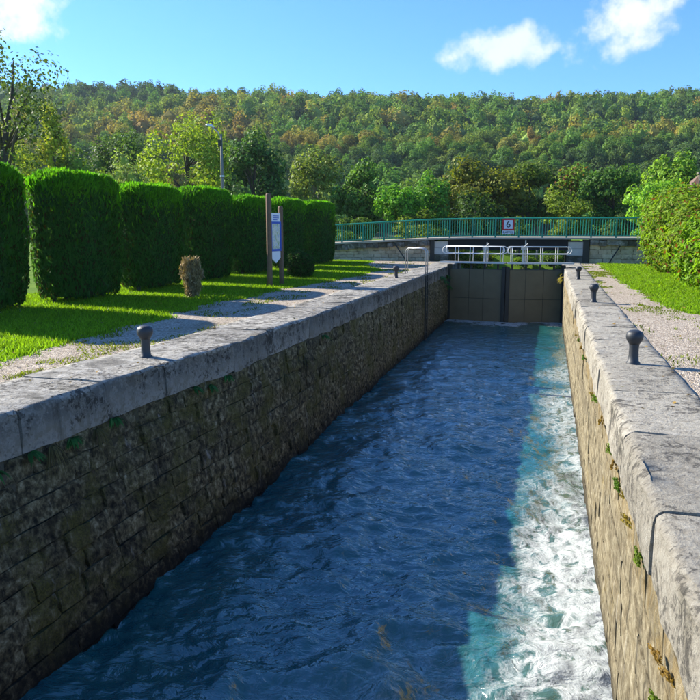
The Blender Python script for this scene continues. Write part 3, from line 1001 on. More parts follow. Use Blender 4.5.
def crown(h0, h1, rx, ry, nclump, nleaf, leaf, seed, dense=True, shape='round', clump_r=0.34, droop=0.0, aspect=0.6, out=0.55):
    r = np.random.default_rng(seed)
    cz, rz = (h0 + h1) / 2, (h1 - h0) / 2
    cl = []
    while len(cl) < nclump:
        d = sph(1, r)[0]
        rad = r.uniform(0.45, 0.86)
        p = d * rad
        if shape == 'cone':
            k = (1 - p[2]) / 2
            p = np.array([p[0] * (0.25 + 0.95 * k), p[1] * (0.25 + 0.95 * k), p[2]])
        if shape == 'dome' and p[2] < -0.2:
            p[2] *= 0.5
        cl.append(p)
    cl = np.array(cl)
    w_ = r.uniform(0.65, 1.25, nclump)
    mb = MB()
    per = (nleaf * w_ ** 2 / np.sum(w_ ** 2)).astype(int) + 1
    S = np.array([rx, ry, rz])
    for k in range(nclump):
        d = sph(per[k], r)
        d[:, 2] = np.where(d[:, 2] < -0.3, d[:, 2] * 0.5, d[:, 2])
        rr = clump_r * w_[k] * (1 - 0.45 * r.random(per[k]) ** 2)
        P = (cl[k] + d * rr[:, None]) * S + np.array([0, 0, cz])
        P[:, 2] -= droop * r.random(per[k]) * 0.6
        N = d * 0.9 + cl[k] * 0.3 + r.normal(0, out, (per[k], 3)) + np.array([0, 0, 0.2])
        V, F4 = leaf_quads(P, N, leaf * r.uniform(0.6, 1.3, per[k]), aspect, None, r)
        mb.add(V, F4)
        if dense:
            mb.add(*blob(cl[k] * S + np.array([0, 0, cz]), S * clump_r * w_[k] * 0.42, seed * 31 + k))
    return mb, cl * S + np.array([0, 0, cz])


def trunk_mesh(h, rad, targets, seed, lean=(0, 0), limb=True, top=None):
    r = np.random.default_rng(seed)
    mb = MB()
    zt = top or h
    zz = np.linspace(-0.15, zt, 7)
    P = np.stack([lean[0] * (zz / zt) ** 1.3 + r.normal(0, rad * 0.3, 7), lean[1] * (zz / zt) ** 1.3 + r.normal(0, rad * 0.3, 7), zz], 1)
    P[0, :2] = 0
    mb.tube(P, rad * np.array([1.35, 1.0, 0.85, 0.7, 0.52, 0.34, 0.12]), 8)
    if limb:
        for T in targets:
            k = r.uniform(0.25, 0.75)
            S = np.array([np.interp(k * zt, zz, P[:, j]) for j in range(3)])
            if T[2] < S[2] - 0.3:
                S = np.array([np.interp(max(T[2] - 0.8, 0.5), zz, P[:, j]) for j in range(3)])
            mid = (S + T) / 2 + np.array([0, 0, 0.12 * np.linalg.norm(T - S)])
            r0 = rad * 0.42 * (1 - k * 0.5)
            mb.tube([S, mid, T], [r0, r0 * 0.6, r0 * 0.15], 6)
    return mb.mesh('trunk', True)


def tree(name, label, x, y, h, wdt, color, seed, kind='round', leaf=0.30, nleaf=6500, nclump=26, h0=None, mat=None, bark=None, dense=True, group=None, lean=(0, 0), clump_r=0.34, cat='tree', z=-0.05, droop=0.0, aspect=0.6):
    e = empty(name, (x, y, z), label, cat, group, random.uniform(0, 6.28))
    h0 = 0.12 * h if h0 is None else h0
    mb, cl = crown(h0, h, wdt / 2, wdt / 2 * 1.05, nclump, nleaf, leaf, seed, dense, kind, clump_r, droop, aspect)
    obj('crown', mb.mesh('crown'), mat or M_LEAF, e, color=color)
    obj('trunk', trunk_mesh(h, max(0.07, 0.022 * h), cl[:14], seed, lean, top=h * 0.85), bark or M_BARK, e)
    return e


# ------------------------------------------------------------------ clipped hedge blocks
def hedge_mesh(seed, lx, ly, h, n):
    """clipped thuja block standing on the ground, centred"""
    r = np.random.default_rng(seed)
    mb = MB()
    def radial(th):
        # rounded-rectangle outline
        c, s = np.cos(th), np.sin(th)
        k = (np.abs(c / (lx / 2)) ** 2.9 + np.abs(s / (ly / 2)) ** 2.9) ** (-1 / 2.9)
        return k
    # side sprays
    def prof(z):
        return np.interp(z / h, [0, 0.06, 0.2, 0.5, 0.85, 0.94, 1.0], [0.74, 0.87, 0.96, 1.0, 0.97, 0.90, 0.70])
    per = 2 * (lx + ly)
    n_side = int(n * 0.72)
    # sample outline evenly by arc length
    ths = np.linspace(0, 2 * math.pi, 721)
    pr = np.stack([radial(ths) * np.cos(ths), radial(ths) * np.sin(ths)], 1)
    cum = np.concatenate([[0], np.cumsum(np.linalg.norm(np.diff(pr, axis=0), axis=1))])
    th = np.interp(r.random(n_side) * cum[-1], cum, ths)
    z = 0.10 + (h - 0.10) * r.random(n_side) ** 0.9
    bump = 1 + 0.05 * (fbm2(th * 4, z * 1.6, 3, seed) - 0.5) * 2
    rad = radial(th) * prof(z) * bump - np.abs(r.normal(0, 0.045, n_side))
    P = np.stack([rad * np.cos(th), rad * np.sin(th), z], 1)
    out = np.stack([np.cos(th) * np.abs(np.cos(th)) ** 2, np.sin(th) * np.abs(np.sin(th)) ** 2, np.zeros(n_side)], 1)
    out /= np.linalg.norm(out, axis=1)[:, None]
    N = out + r.normal(0, 0.55, (n_side, 3))
    up = np.array([0, 0, 1.0]) + out * 0.45 + r.normal(0, 0.35, (n_side, 3))
    mb.add(*leaf_quads(P, N, r.uniform(0.07, 0.17, n_side), 0.30, up, r))
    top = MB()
    # top sprays: taller upright shoots, coloured brighter to paint in the sun's glow
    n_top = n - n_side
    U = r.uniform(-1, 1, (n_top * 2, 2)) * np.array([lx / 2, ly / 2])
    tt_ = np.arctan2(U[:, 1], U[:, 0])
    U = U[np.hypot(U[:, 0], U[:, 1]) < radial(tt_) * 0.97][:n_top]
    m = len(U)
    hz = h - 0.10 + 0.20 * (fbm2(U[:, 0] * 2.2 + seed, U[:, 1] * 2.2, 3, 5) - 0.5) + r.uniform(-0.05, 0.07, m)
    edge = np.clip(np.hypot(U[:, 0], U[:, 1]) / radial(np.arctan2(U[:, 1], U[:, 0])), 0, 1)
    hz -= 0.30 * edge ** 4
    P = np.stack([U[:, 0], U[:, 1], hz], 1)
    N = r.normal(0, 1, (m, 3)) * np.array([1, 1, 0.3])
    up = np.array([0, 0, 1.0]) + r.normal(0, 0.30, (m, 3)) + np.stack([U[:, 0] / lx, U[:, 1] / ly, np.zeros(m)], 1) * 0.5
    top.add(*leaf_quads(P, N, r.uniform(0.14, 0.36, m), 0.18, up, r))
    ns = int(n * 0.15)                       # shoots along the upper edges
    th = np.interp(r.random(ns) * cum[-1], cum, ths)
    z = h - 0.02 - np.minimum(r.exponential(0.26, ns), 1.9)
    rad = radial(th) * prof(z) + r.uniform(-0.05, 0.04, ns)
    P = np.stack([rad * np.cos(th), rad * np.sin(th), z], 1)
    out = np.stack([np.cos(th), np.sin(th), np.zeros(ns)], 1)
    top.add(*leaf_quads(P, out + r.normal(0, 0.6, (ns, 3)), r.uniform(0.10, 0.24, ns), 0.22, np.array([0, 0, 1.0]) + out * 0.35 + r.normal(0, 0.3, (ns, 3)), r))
    # added opaque inner hull, blocks light through the sprays
    th = np.linspace(0, 2 * math.pi, 33)[:-1]
    zs = [0.14, 0.35, 0.9, h * 0.7, h * 0.9, h - 0.2]
    Vv = np.concatenate([np.stack([(radial(th) * prof(zz) - 0.13) * np.cos(th), (radial(th) * prof(zz) - 0.13) * np.sin(th), np.full(32, zz)], 1) for zz in zs])
    q = np.array([(a * 32 + j, a * 32 + (j + 1) % 32, (a + 1) * 32 + (j + 1) % 32, (a + 1) * 32 + j) for a in range(len(zs) - 1) for j in range(32)])
    mb.add(Vv, [q, np.array([[(len(zs) - 1) * 32 + j for j in range(32)]]), np.array([list(range(32))[::-1]])])
    return mb.mesh('foliage'), top.mesh('sunglow_shoots')


HM = [hedge_mesh(200 + k, 1.35, 3.2, 3.05, 26000) for k in range(3)]


def hedge_stems(seed, ly):
    r = np.random.default_rng(seed)
    mb = MB()
    for k in range(5):
        y = -ly / 2 + ly * (k + 0.5) / 5
        x = r.uniform(-0.2, 0.2)
        mb.tube([(x, y, -0.06), (x + r.normal(0, 0.05), y + r.normal(0, 0.05), 0.3), (x, y, 1.0)], [0.06, 0.045, 0.03], 6)
    return mb.mesh('stem', True)


HS = hedge_stems(4, 3.2)
HCOL, HTOP_GLOW = (0.060, 0.15, 0.030), (0.11, 0.31, 0.012)  # brighter shoot colour paints sun glow on the tops, sides kept darker
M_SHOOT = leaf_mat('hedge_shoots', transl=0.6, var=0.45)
hedges = [(-11.72, 12.45, 3.2, 0, 'clipped green hedge block at the very left edge, nearest of the row'),
          (-11.42, 15.9, 2.7, 1, 'second clipped hedge block from the left, beside the footpath gap'),
          (-11.45, 19.4, 2.8, 2, 'third clipped hedge block from the left, behind the dry shrub'),
          (-11.5, 23.1, 2.9, 0, 'fourth clipped hedge block from the left, below the street lamp'),
          (-11.5, 27.0, 3.2, 1, 'fifth clipped hedge block from the left, behind the notice board posts'),
          (-11.4, 31.0, 2.8, 2, 'second to last clipped hedge block, behind the low round bush'),
          (-11.3, 35.0, 3.7, 0, 'last clipped hedge block, next to the bridge abutment')]
for k, (x, y, L, vi, lab) in enumerate(hedges):
    e = empty('hedge_block', (x, y, -0.03), lab, 'hedge', 'row of clipped hedge blocks', R_(random.uniform(-2, 2)) + (math.pi if k % 2 else 0))
    e.scale = (1.0, (L + 0.05) / 3.2, 1.0 + [0.03, 0.02, -0.015, 0.02, -0.02, -0.005, 0.01][k])
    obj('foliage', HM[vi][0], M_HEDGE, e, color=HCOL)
    obj('sunglow_shoots', HM[vi][1], M_SHOOT, e, color=HTOP_GLOW)
    obj('stem', HS, M_BARK, e)

# ------------------------------------------------------------------ trees behind the hedge and the bridge
tree('open_tree', 'tall open-crowned tree with dark limbs at the left edge', -25.6, 29.4, 11.2, 7.0, (0.094, 0.138, 0.033), 310, 'round', 0.17, 5200, 30, 4.0, dense=False, lean=(1.2, 0.5), clump_r=0.30)
tree('poplar_tree', 'narrow yellow-green poplar rising above the left hedge', -38.9, 51.6, 12.3, 2.6, (0.375, 0.396, 0.028), 311, 'round', 0.24, 4200, 30, 1.5, clump_r=0.26)
tree('loose_tree', 'loose yellow-green tree behind the first hedge block', -34.9, 42.3, 9.2, 5.0, (0.319, 0.362, 0.033), 312, 'round', 0.22, 4200, 22, 1.5, dense=False)
tree('young_tree', 'mid green tree right of the narrow poplar', -37.8, 54.0, 9.0, 5.4, (0.169, 0.259, 0.033), 313)
tree('broad_tree', 'dark green rounded tree above the second hedge block', -40.6, 64.5, 12.2, 7.8, (0.085, 0.146, 0.028), 314, nleaf=8000)
tree('willow_bush', 'pale grey-green willow bush above the hedge tops', -26.8, 42.5, 6.7, 4.2, (0.225, 0.294, 0.077), 315, leaf=0.22, nleaf=5000, cat='bush', aspect=0.35)
tree('ash_tree', 'big light green tree behind the street lamp', -31.5, 60.0, 12.4, 9.6, (0.263, 0.345, 0.031), 316, nleaf=11000, nclump=40, clump_r=0.27, dense=False)
tree('ash_tree', 'dark green tree to the right of the street lamp', -23.6, 56.5, 9.6, 5.6, (0.075, 0.155, 0.033), 317, nleaf=8000)
tree('stemmy_tree', 'grey-green tree with bare stems behind the last hedge blocks', -20.4, 62.8, 9.4, 5.2, (0.188, 0.241, 0.055), 318, dense=False, bark=M_PALE_BARK, nleaf=4800, h0=1.5)
tree('round_tree', 'round mid green tree left above the bridge railing', -14.7, 56.1, 6.9, 4.4, (0.112, 0.215, 0.033), 319)
tree('bright_tree', 'small bright green tree behind the left part of the bridge railing', -10.7, 53.1, 5.3, 3.4, (0.160, 0.345, 0.028), 320, leaf=0.22)
tree('bright_tree', 'bright green bushy tree next to the broad linden', -9.5, 59.6, 6.3, 3.8, (0.140, 0.310, 0.033), 321, leaf=0.24)
tree('linden_tree', 'broad dark linden with yellowing top above the gate', -6.1, 63.5, 7.7, 8.4, (0.160, 0.173, 0.020), 322, 'dome', nleaf=10000, nclump=36)
tree('linden_tree', 'dark green linden right behind the red-bordered sign', -1.8, 66.0, 7.5, 6.6, (0.094, 0.146, 0.020), 323, 'dome', nleaf=8500)
tree('autumn_tree', 'green tree with orange leaf tufts behind the bridge', 1.8, 73.0, 7.9, 6.2, (0.188, 0.285, 0.033), 324, mat=M_AUT, nleaf=8000)
tree('round_tree', 'deep green round tree behind the right end of the railing', 5.2, 67.0, 7.2, 5.8, (0.094, 0.190, 0.033), 325, nleaf=8000)
tree('bright_tree', 'fresh light green tree left of the house roof', 6.2, 48.5, 5.1, 3.4, (0.225, 0.414, 0.039), 326, leaf=0.2)
tree('bright_tree', 'tall light green tree against the spruce', 9.3, 62.7, 7.6, 4.4, (0.206, 0.345, 0.039), 327)
tree('spruce_tree', 'dark pointed spruce above the house roof', 11.3, 68.5, 8.8, 3.0, (0.041, 0.104, 0.024), 328, 'cone', 0.2, 6500, 60, 0.4, clump_r=0.22)
# understorey behind the railing
us = [(-17.5, 50.0, 3.9, 5.2), (-13.3, 47.5, 2.5, 3.4), (-9.0, 49.5, 3.0, 4.6), (-5.2, 52.0, 4.5, 5.2), (-1.9, 50.0, 2.6, 3.6), (1.3, 53.5, 4.3, 5.4), (5.0, 50.6, 2.7, 4.4), (8.6, 51.0, 3.7, 4.8)]
ul = ['dark shrub behind the railing end at the hedge', 'dark shrub behind the railing left of the ladder hoops', 'shrub behind the railing below the small bright tree', 'shrub behind the railing above the left gate leaf',
      'dark shrub straight behind the red-bordered sign', 'shrub behind the railing right of the sign', 'shrub behind the railing above the tan abutment', 'shrub behind the right end of the bridge railing']
for k, ((x, y, h, wd), lab) in enumerate(zip(us, ul)):
    tree('understorey_shrub', lab, x, y + 1.5, h, wd, [(0.06, 0.11, 0.02), (0.10, 0.17, 0.022), (0.15, 0.21, 0.022)][k % 3], 340 + k, 'dome' if k % 2 else 'round', 0.20, 5600, 12 + 3 * (k % 4), 0.0, group='shrubs behind the bridge', cat='shrub')
# banks below the bridge
for k, (x, y, h, wd, c, lab) in enumerate([(-5.9, 62, 2.7, 3.6, (0.16, 0.22, 0.02), 'yellow-green bush on the bank seen under the bridge on the left'),
                                          (-0.5, 79.0, 2.8, 5.5, (0.09, 0.18, 0.02), 'green bush on the bank seen under the bridge on the right'),
                                          (2.2, 64, 2.6, 3.2, (0.08, 0.16, 0.02), 'leafy bush under the right end of the bridge opening'),
                                          (-4.2, 79.5, 2.6, 5.0, (0.06, 0.13, 0.02), 'dark bush at the far bank under the middle of the bridge'),
                                          (-2.3, 74.5, 1.5, 3.4, (0.12, 0.20, 0.02), 'low bush at the water edge under the middle of the bridge'),
                                          (1.2, 75.0, 1.7, 3.4, (0.10, 0.17, 0.02), 'low bush at the water edge under the right of the bridge'),
                                          (-6.6, 70, 2.4, 3.2, (0.07, 0.14, 0.02), 'dark green bush behind the yellow-green bank bush')]):
    tree('bank_bush', lab, x, y, h, wd, c, 360 + k, 'dome', 0.2, 4200, 16, -0.2, cat='bush', z=-2.4 if k in (0, 2, 4, 5, 6) else -2.0)

for x, y, h, lab in ((-3.2, 77.5, 6.0, 'pale slim trunk seen through the left gate handrail'), (-1.1, 77.0, 6.0, 'pale slim trunk seen through the right gate handrail')):
    tree('birch_tree', lab, x, y, h, 2.6, (0.12, 0.17, 0.03), 372 + int(h + x), 'round', 0.2, 2500, 16, 3.0, bark=M_PALE_BARK, dense=False, z=-1.6)

# ------------------------------------------------------------------ leafy shrubs on the right
def shrub_mesh(seed, rx, ry, h, n, leaf):
    """full, lumpy shrub leafed to the ground"""
    r = np.random.default_rng(seed)
    mb = MB()
    d = sph(n, r)
    d[:, 2] = np.abs(d[:, 2]) ** 1.2 * np.sign(d[:, 2])
    k = (np.abs(d[:, 0]) ** 3 + np.abs(d[:, 1]) ** 3 + np.abs(d[:, 2]) ** 3) ** (-1 / 3)
    az, zz = np.arctan2(d[:, 1], d[:, 0]), d[:, 2]
    lump = 0.80 + 0.42 * (fbm2(az * 2.6 + seed, zz * 2.6, 3, seed) - 0.35)
    lump *= 1 + 0.10 * (fbm2(az * 9, zz * 9, 2, seed + 5) - 0.5)
    rad = k * lump * (1 - 0.20 * r.random(n) ** 2) + (r.random(n) < 0.10) * r.uniform(0, 0.16, n)
    P = d * rad[:, None] * np.array([rx, ry, h * 0.55]) + np.array([0, 0, h * 0.45])
    P = P[P[:, 2] > 0.02]
    m = len(P)
    N = P / np.array([rx, ry, h]) + np.array([0, 0, 0.1]) + r.normal(0, 0.55, (m, 3))
    up = np.array([0, 0, -0.5]) + r.normal(0, 0.8, (m, 3))
    V, F4 = leaf_quads(P, N, leaf * r.uniform(0.6, 1.25, m), 0.5, up, r)
    mb.add(V, F4)
    mb.add(*blob(np.array([0, 0, h * 0.42]), (rx * 0.62, ry * 0.62, h * 0.42), seed))
    return mb.mesh('foliage')


shr = [(5.7, 20.6, 1.9, 2.0, 2.3, (0.17, 0.30, 0.016), 'leafy laurel shrub nearest at the right edge of the lawn'),
       (5.5, 24.0, 1.8, 2.0, 2.5, (0.16, 0.29, 0.016), 'second leafy shrub along the right lawn'),
       (5.7, 27.3, 1.9, 2.1, 3.0, (0.17, 0.26, 0.018), 'third leafy shrub along the right lawn, reddish tips'),
       (5.8, 31.0, 2.2, 2.2, 3.5, (0.17, 0.27, 0.018), 'fourth leafy shrub along the right lawn'),
       (6.2, 35.3, 2.4, 2.4, 3.6, (0.16, 0.28, 0.018), 'leafy shrub covering the right end of the bridge railing'),
       (8.0, 24.5, 2.0, 2.3, 3.5, (0.19, 0.27, 0.018), 'tall shrub at the back of the right hand shrubbery'),
       (8.6, 30.5, 2.2, 2.4, 3.6, (0.20, 0.28, 0.02), 'shrub in front of the house with the brown roof')]
for k, (x, y, rx, ry, h, c, lab) in enumerate(shr):
    e = empty('leafy_shrub', (x, y, -0.03), lab, 'shrub', 'shrubbery beside the right lawn')
    obj('foliage', shrub_mesh(380 + k, rx, ry, h, 17000, 0.17), M_SHRUB, e, color=c)
    tg = np.stack([rng.uniform(-rx, rx, 8) * 0.6, rng.uniform(-ry, ry, 8) * 0.6, rng.uniform(0.5, 0.85, 8) * h], 1)
    obj('stem', trunk_mesh(h * 0.8, 0.06, tg, 390 + k), M_BARK, e)

# low clipped bush and dry shrub on the left lawn
e = empty('low_bush', (-8.67, 25.0, -0.03), 'low round clipped bush in front of the hedge row', 'bush')
obj('foliage', shrub_mesh(395, 0.55, 0.55, 1.0, 6000, 0.085), M_HEDGE, e, color=(0.05, 0.12, 0.02))
obj('stem', trunk_mesh(0.8, 0.04, np.array([(0.2, 0.1, 0.6), (-0.2, 0.1, 0.6), (0, -0.2, 0.7)]), 396), M_BARK, e)
e = empty('dry_shrub', (-8.86, 16.95, -0.03), 'small dry tan shrub standing on the lawn', 'shrub')
r = np.random.default_rng(397)
n = 3000
ang, z = r.uniform(0, 6.28, n), r.random(n) ** 0.8 * 1.0
rad = (0.26 + 0.10 * (fbm2(ang * 1.5, z * 5, 3, 9) - 0.5) * 2) * np.interp(z, [0, 0.25, 0.5, 0.8, 1.0], [0.55, 0.8, 0.95, 1.0, 0.75]) * r.random(n) ** 0.4
P = np.stack([rad * np.cos(ang), rad * np.sin(ang), z + 0.12 * (fbm2(ang * 2, ang * 0, 2, 4) - 0.5)], 1)
V, F4 = leaf_quads(P, r.normal(0, 1, (n, 3)), r.uniform(0.06, 0.24, n), 0.16, np.array([0, 0, 1.0]) + r.normal(0, 0.45, (n, 3)), r)
obj('foliage', np_mesh('foliage', V, F4), M_DRY, e, color=(0.34, 0.25, 0.12))
obj('stem', trunk_mesh(0.9, 0.03, np.array([(0.12, 0.1, 0.7), (-0.12, 0.1, 0.8), (0, -0.12, 0.95), (0.1, -0.1, 0.5)]), 398), M_PALE_BARK, e)

# ------------------------------------------------------------------ house behind the shrubs
hs = empty('house', (12.4, 54.5, -0.9), 'house with brown hipped roof and chimney behind the right shrubs', 'house')
obj('wall', MB().box((-4.6, -3.4, 0), (4.6, 3.4, 3.55)).mesh('wall'), M_RENDER, hs)
V = np.array([(-5.1, -3.9, 3.5), (5.1, -3.9, 3.5), (5.1, 3.9, 3.5), (-5.1, 3.9, 3.5), (-2.6, 0, 6.4), (2.6, 0, 6.4), (-5.1, -3.9, 3.62), (5.1, -3.9, 3.62), (5.1, 3.9, 3.62), (-5.1, 3.9, 3.62)])
rf = obj('roof', np_mesh('roof', V, [np.array([[0, 3, 2, 1], [0, 1, 7, 6], [1, 2, 8, 7], [2, 3, 9, 8], [3, 0, 6, 9], [6, 7, 5, 4], [8, 9, 4, 5]]), np.array([[7, 8, 5], [9, 6, 4]])]), M_ROOF, hs)
ch = obj('chimney', MB().box((-2.9, -1.1, 4.3), (-2.2, -0.5, 6.2)).box((-3.0, -1.2, 6.2), (-2.1, -0.4, 6.32)).mesh('chimney'), M_RUBBLE, rf)
for x in (-3.0, 0, 3.0):
    wn = obj('window', MB().box((x - 0.55, -3.43, 1.0), (x + 0.55, -3.405, 2.4)).mesh('window'), M_GATE_DK, hs)
    obj('sill', MB().box((x - 0.65, -3.5, 0.9), (x + 0.65, -3.405, 0.995)).mesh('sill'), M_PALE, wn)

# ------------------------------------------------------------------ street lamp
sl = empty('street_lamp', (-21.5, 46.0, -0.04), 'grey concrete street lamp pole above the hedge', 'street lamp')
obj('pole', MB().tube([(0, 0, -0.2), (0, 0, 3.5), (0, 0, 8.0)], [0.13, 0.11, 0.075], 10).mesh('pole', True), M_LAMP_POLE, sl)
obj('arm', MB().tube([(0, 0, 7.6), (-0.2, -0.05, 8.15), (-0.6, -0.12, 8.5)], 0.035, 7).mesh('arm', True), M_GALV, sl)
obj('lamp_head', MB().tube([(-0.45, -0.09, 8.47), (-0.62, -0.12, 8.55), (-0.85, -0.17, 8.60), (-1.0, -0.2, 8.60)], [0.04, 0.09, 0.10, 0.04], 10).mesh('lamp_head', True), M_SIGN_W, sl)
obj('control_box', MB().box((-0.16, -0.17, 7.2), (0.10, -0.10, 7.62)).mesh('control_box'), M_GATE_DK, sl)
obj('collar', MB().lathe([(0.15, 5.2), (0.15, 5.32)], 10).mesh('collar'), M_GALV, sl)

# ------------------------------------------------------------------ hillside wood
WCOLS = [((0.072, 0.125, 0.036), 'dark green'), ((0.105, 0.195, 0.036), 'mid green'), ((0.175, 0.24, 0.042), 'olive green'), ((0.27, 0.24, 0.046), 'ochre'), ((0.27, 0.205, 0.05), 'orange brown')]
pts = []
s = 140.0
while s < 445:
    step = 6.8 + (s - 140) * 0.005
    hw = s * 0.57 + 18
    for q in np.arange(-hw, hw, step):
        pts.append((s + rng.uniform(-2.4, 2.4), q + rng.uniform(-2.4, 2.4)))
    s += step
pts = np.array(pts)
pz = hill_z(pts[:, 0], pts[:, 1])
sel = fbm2(pts[:, 0] / 45, pts[:, 1] / 70, 3, 91) + rng.normal(0, 0.16, len(pts))
band = np.exp(-((pts[:, 0] - 280) / 75) ** 2) * 0.16
qs = np.quantile(sel + band, [0.28, 0.60, 0.87, 0.97])
ci = np.digitize(sel + band, qs)
hts = rng.uniform(7.0, 13.0, len(pts))
wds = rng.uniform(6.4, 11.0, len(pts)) * np.where(rng.random(len(pts)) < 0.15, 1.25, 1)
wxy = pts[:, 0:1] * HF + pts[:, 1:2] * HR
# which of them the photo shows largest: in the field of view and above the nearer trees
elev = (pz + hts - CAM_H) / np.hypot(pts[:, 0], pts[:, 1])
vis = (np.abs(pts[:, 1] / pts[:, 0]) < 0.52) & (elev > 0.085)
order = np.argsort(np.where(vis, pts[:, 0], 1e9))
n_ind = min(290, int(vis.sum()))
ind = set(order[:n_ind].tolist())
BASE = []
for k in range(6):
    mb, _ = crown(0.5, 10.0, 4.5, 4.5, 15, 5200, 0.50, 500 + k, True, 'dome', 0.36, out=0.42)
    BASE.append(mb)
BM = [b.mesh('crown') for b in BASE]
LOW = []
for k in range(6):
    mb, _ = crown(0.5, 10.0, 4.5, 4.5, 11, 430, 1.05, 520 + k, False, 'dome', 0.40, out=0.42)
    mb.add(*blob(np.array([0, 0, 5.0]), (2.9, 2.9, 3.2), 540 + k))
    LOW.append((np.concatenate(mb.V), {kk: np.concatenate(v) for kk, v in mb.F.items()}))
Vs, F3s, F4s, Cs, off = [], [], [], [], 0
for k in range(len(pts)):
    c, cname = WCOLS[ci[k]]
    c = np.clip(np.array(c) * rng.uniform(0.85, 1.45) * np.array([rng.uniform(0.9, 1.12), 1, rng.uniform(0.85, 1.15)]), 0, 1)
    rot = rng.uniform(0, 6.28)
    sx, sz = wds[k] / 9.0, hts[k] / 10.0
    if k in ind:
        o = obj('hillside_tree', BM[k % 6], M_WOODS, None, (float(wxy[k, 0]), float(wxy[k, 1]), float(pz[k]) - 0.6), (0, 0, rot), tuple(c), (sx, sx, sz))
        tag(o, 'rounded %s tree in the wood on the hillside' % cname, 'tree', '%s trees on the hillside' % cname)
    else:
        V, FF = LOW[k % 6]
        ca, sa = math.cos(rot), math.sin(rot)
        W = np.stack([(V[:, 0] * ca - V[:, 1] * sa) * sx + wxy[k, 0], (V[:, 0] * sa + V[:, 1] * ca) * sx + wxy[k, 1], V[:, 2] * sz + pz[k] - 0.6], 1)
        Vs.append(W)
        F3s.append(FF[3] + off)
        F4s.append(FF[4] + off)
        Cs.append(np.broadcast_to(np.append(c, 1.0), (len(V), 4)))
        off += len(V)
me = np_mesh('hillside_wood', np.concatenate(Vs), [np.concatenate(F4s), np.concatenate(F3s)])
at = me.color_attributes.new('Col', 'FLOAT_COLOR', 'POINT')
at.data.foreach_set('color', np.concatenate(Cs).astype(np.float32).ravel())
tag(obj('hillside_wood', me, M_WOODS_A), 'mixed green and autumn coloured wood covering the far hillside', 'wood', kind='stuff')
# two little spruces that break the skyline
for q, hh, lab in ((104, 9, 'small dark spruce on the skyline, left of its pair'), (112, 8, 'small dark spruce on the skyline, right of its pair')):
    xy = 428 * HF + q * HR
    tree('skyline_spruce', lab, float(xy[0]), float(xy[1]), hh + 6, 5.0, (0.02, 0.05, 0.025), 560 + q, 'cone', 0.7, 500, 24, 0.5, clump_r=0.25, z=float(hill_z(428., q)) - 0.5)

# ------------------------------------------------------------------ grass
def blades(name, label, n, xf, ylim, hmin, hmax, color, seed, keep=None):
    r = np.random.default_rng(seed)
    y = ylim[0] + (ylim[1] - ylim[0]) * r.random(n) ** 1.35
    lo, hi = xf(y)
    x = lo + (hi - lo) * r.random(n)
    if keep is not None:
        k = keep(x, y, r)
        x, y = x[k], y[k]
    n = len(x)
    h = r.uniform(hmin, hmax, n) * (0.6 + 0.8 * fbm2(x * 1.1, y * 1.1, 3, seed))
    a = r.uniform(0, 6.28, n)
    wd = r.uniform(0.006, 0.014, n) * (1 + y / 22)
    dx, dy = np.cos(a) * wd, np.sin(a) * wd
    lx, ly = r.normal(0, 0.45, n) * h, r.normal(0, 0.45, n) * h
    z0 = np.full(n, -0.036)
    V = np.stack([np.stack([x - dx, y - dy, z0], 1), np.stack([x + dx, y + dy, z0], 1), np.stack([x + lx, y + ly, z0 + h], 1)], 1).reshape(-1, 3)
    o = obj(name, np_mesh(name, V, np.arange(3 * n).reshape(n, 3)), M_GRASSB, color=color)
    return tag(o, label, 'grass', kind='stuff')


edge_l = lambda y: np.interp(y, ys, gl_edge)
edge_r = lambda y: np.interp(y, ys, gr_edge)
blades('grass', 'short bright lawn between the hedge row and the gravel', 150000, lambda y: (np.full_like(y, -13.5), edge_l(y) + 0.25), (6.5, 38.5), 0.04, 0.10, (0.19, 0.32, 0.014), 600,
       lambda x, y, r: (x < edge_l(y) + 0.25 * r.random(len(x)) ** 3))
blades('grass', 'short bright lawn strip in front of the right shrubs', 60000, lambda y: (edge_r(y) - 0.2, np.full_like(y, 6.5)), (14.5, 38.5), 0.04, 0.09, (0.19, 0.32, 0.014), 601,
       lambda x, y, r: (x > edge_r(y) - 0.2 * r.random(len(x)) ** 3))


# weeds in the gravel, patchy
def weed_keep(x, y, r):
    return (fbm2(x * 1.6, y * 1.0, 4, 71) > 0.60) & (r.random(len(x)) < 0.8)


blades('gravel_weeds', 'scattered grass tufts in the right gravel path', 26000, lambda y: (np.full_like(y, 1.60), np.minimum(edge_r(y), 6.0)), (6.5, 38), 0.015, 0.06, (0.15, 0.19, 0.02), 602, weed_keep)
blades('gravel_weeds', 'scattered grass tufts in the left gravel path', 26000, lambda y: (edge_l(y), x_top(y) - 1.16), (5.5, 38), 0.015, 0.06, (0.15, 0.18, 0.02), 603, weed_keep)

# fallen leaves on lawn and coping
r = np.random.default_rng(610)
n = 900
y = r.uniform(6, 34, n)
left = r.random(n) < 0.75
x = np.where(left, r.uniform(-10.5, -4.7, n), r.uniform(0.9, 4, n))
onc = ((x > x_top(y) - 1.1) & (x < 0)) | ((x > 0) & (x < 1.55))
keepm = ~((x > x_top(y) - 0.1) & (x < 0.8))
P = np.stack([x, y, np.where(onc, 0.012, 0.018)], 1)[keepm]
V, F4 = leaf_quads(P, np.array([0, 0, 1.0]) + r.normal(0, 0.25, (len(P), 3)), r.uniform(0.03, 0.07, len(P)), 0.7, None, r)
tag(obj('fallen_leaves', np_mesh('fallen_leaves', V, F4), M_DRY, color=(0.30, 0.19, 0.05)), 'scattered dry fallen leaves on lawn, gravel and coping', 'leaves', kind='stuff')


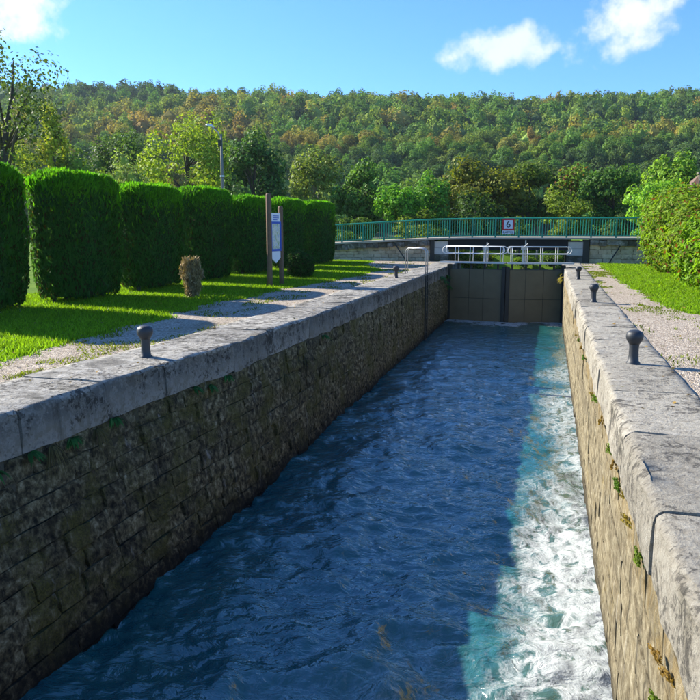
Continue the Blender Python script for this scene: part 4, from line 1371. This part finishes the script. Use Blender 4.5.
# ------------------------------------------------------------------ plants rooted in the walls
def frond_plant(seed, n, length, wdt, hang):
    r = np.random.default_rng(seed)
    mb = MB()
    for k in range(n):
        a = r.uniform(-1.25, 1.25)
        L = length * r.uniform(0.6, 1.15)
        m = 6
        tt = np.linspace(0, 1, m)
        out = np.array([math.cos(a), math.sin(a), 0])
        P = out * (tt * L * 0.8)[:, None] + np.array([0, 0, 1.0]) * (0.45 * tt * L - hang * tt ** 2 * L)[:, None]
        side = np.array([-math.sin(a), math.cos(a), r.normal(0, 0.3)])
        ww = wdt * L * np.array([0.25, 0.8, 1.0, 0.85, 0.5, 0.05])
        V = np.concatenate([P - side * ww[:, None], P + side * ww[:, None]])
        i = np.arange(m - 1)
        mb.add(V, np.stack([i, i + 1, i + m + 1, i + m], 1))
    return mb.mesh('fronds')


FP = [frond_plant(700 + k, 22, 0.20, 0.085, 0.85) for k in range(3)]
GP = [frond_plant(710 + k, 60, 0.30, 0.011, 1.7) for k in range(2)]
MP = [crown(-0.06, 0.10, 0.10, 0.16, 8, 260, 0.035, 720 + k, True)[0].mesh('moss_clump') for k in range(3)]
spots_l = [(5.35, -0.50), (5.85, -0.47), (6.5, -0.50), (7.25, -0.47), (9.0, -0.47), (9.4, -0.52), (9.9, -0.47), (14.5, -0.5), (31.5, -0.35), (32.4, -0.6), (33.1, -0.4), (33.5, -0.9)]
for k, (y, z) in enumerate(spots_l):
    nearend = y > 30
    o = obj('wall_fern', FP[k % 3], M_LEAF, None, (float(x_top(y)) - 0.01, y, z), (0, 0, random.uniform(-0.4, 0.4)), (0.035, 0.12, 0.025), (1.0 if not nearend else 2.0,) * 3)
    tag(o, 'leafy fern in the shaded wall at the gate end of the left coping' if nearend else 'small green fern hanging below the left coping', 'fern', 'ferns at the far end of the left wall' if nearend else 'ferns under the left coping')
for k, (y, z) in enumerate([(6.15, -0.48), (6.9, -0.5), (12.2, -0.9), (13.3, -0.8)]):
    o = obj('dry_grass_tuft', GP[k % 2], M_DRY, None, (float(x_top(y)), y, z), (0, 0, 0), (0.11, 0.09, 0.03), (0.9,) * 3)
    tag(o, 'dry brown grass tuft hanging from the left wall', 'grass tuft', 'dry tufts on the left wall')
spots_r = [(float(yy), -0.47 - 0.10 * random.random()) for yy in np.sort(2.5 + 14 * rng.random(14) ** 1.2)] + [(2.7, -0.75), (3.0, -0.55), (3.9, -0.85), (6.2, -0.47), (6.6, -0.5), (7.0, -0.48), (7.6, -0.5)]
for k, (y, z) in enumerate(spots_r):
    o = obj('moss_clump', MP[k % 3], M_LEAF, None, (XR - 0.005, y, z), (0, 0, random.uniform(-0.3, 0.3)), [(0.13, 0.20, 0.02), (0.25, 0.19, 0.03), (0.10, 0.19, 0.02), (0.24, 0.15, 0.03)][k % 4], (0.4, random.uniform(0.5, 1.3), random.uniform(0.35, 0.8)))
    tag(o, 'small weed clump in the joint under the right coping', 'weed', 'weeds under the right coping')
for k, (y, z) in enumerate([(32.6, -0.35), (33.2, -0.5), (33.5, -0.25)]):
    o = obj('wall_weed', FP[k % 3], M_LEAF, None, (XR, y, z), (0, 0, math.pi), (0.24, 0.20, 0.02), (1.7,) * 3)
    tag(o, 'yellowing weed at the gate end of the right wall', 'weed', 'yellowing weeds by the gate')

# ------------------------------------------------------------------ autumn air over the valley
M_HAZE, t = new_mat('haze')
t.out(None, t.n('VolumePrincipled', {'Color': (0.72, 0.85, 1.0, 1), 'Density': 0.00013, 'Anisotropy': 0.3}).outputs[0])
hz = obj('haze', MB().box((-3100, -400, -4.2), (3100, 4100, 125)).mesh('haze'), M_HAZE)
tag(hz, kind='stuff')
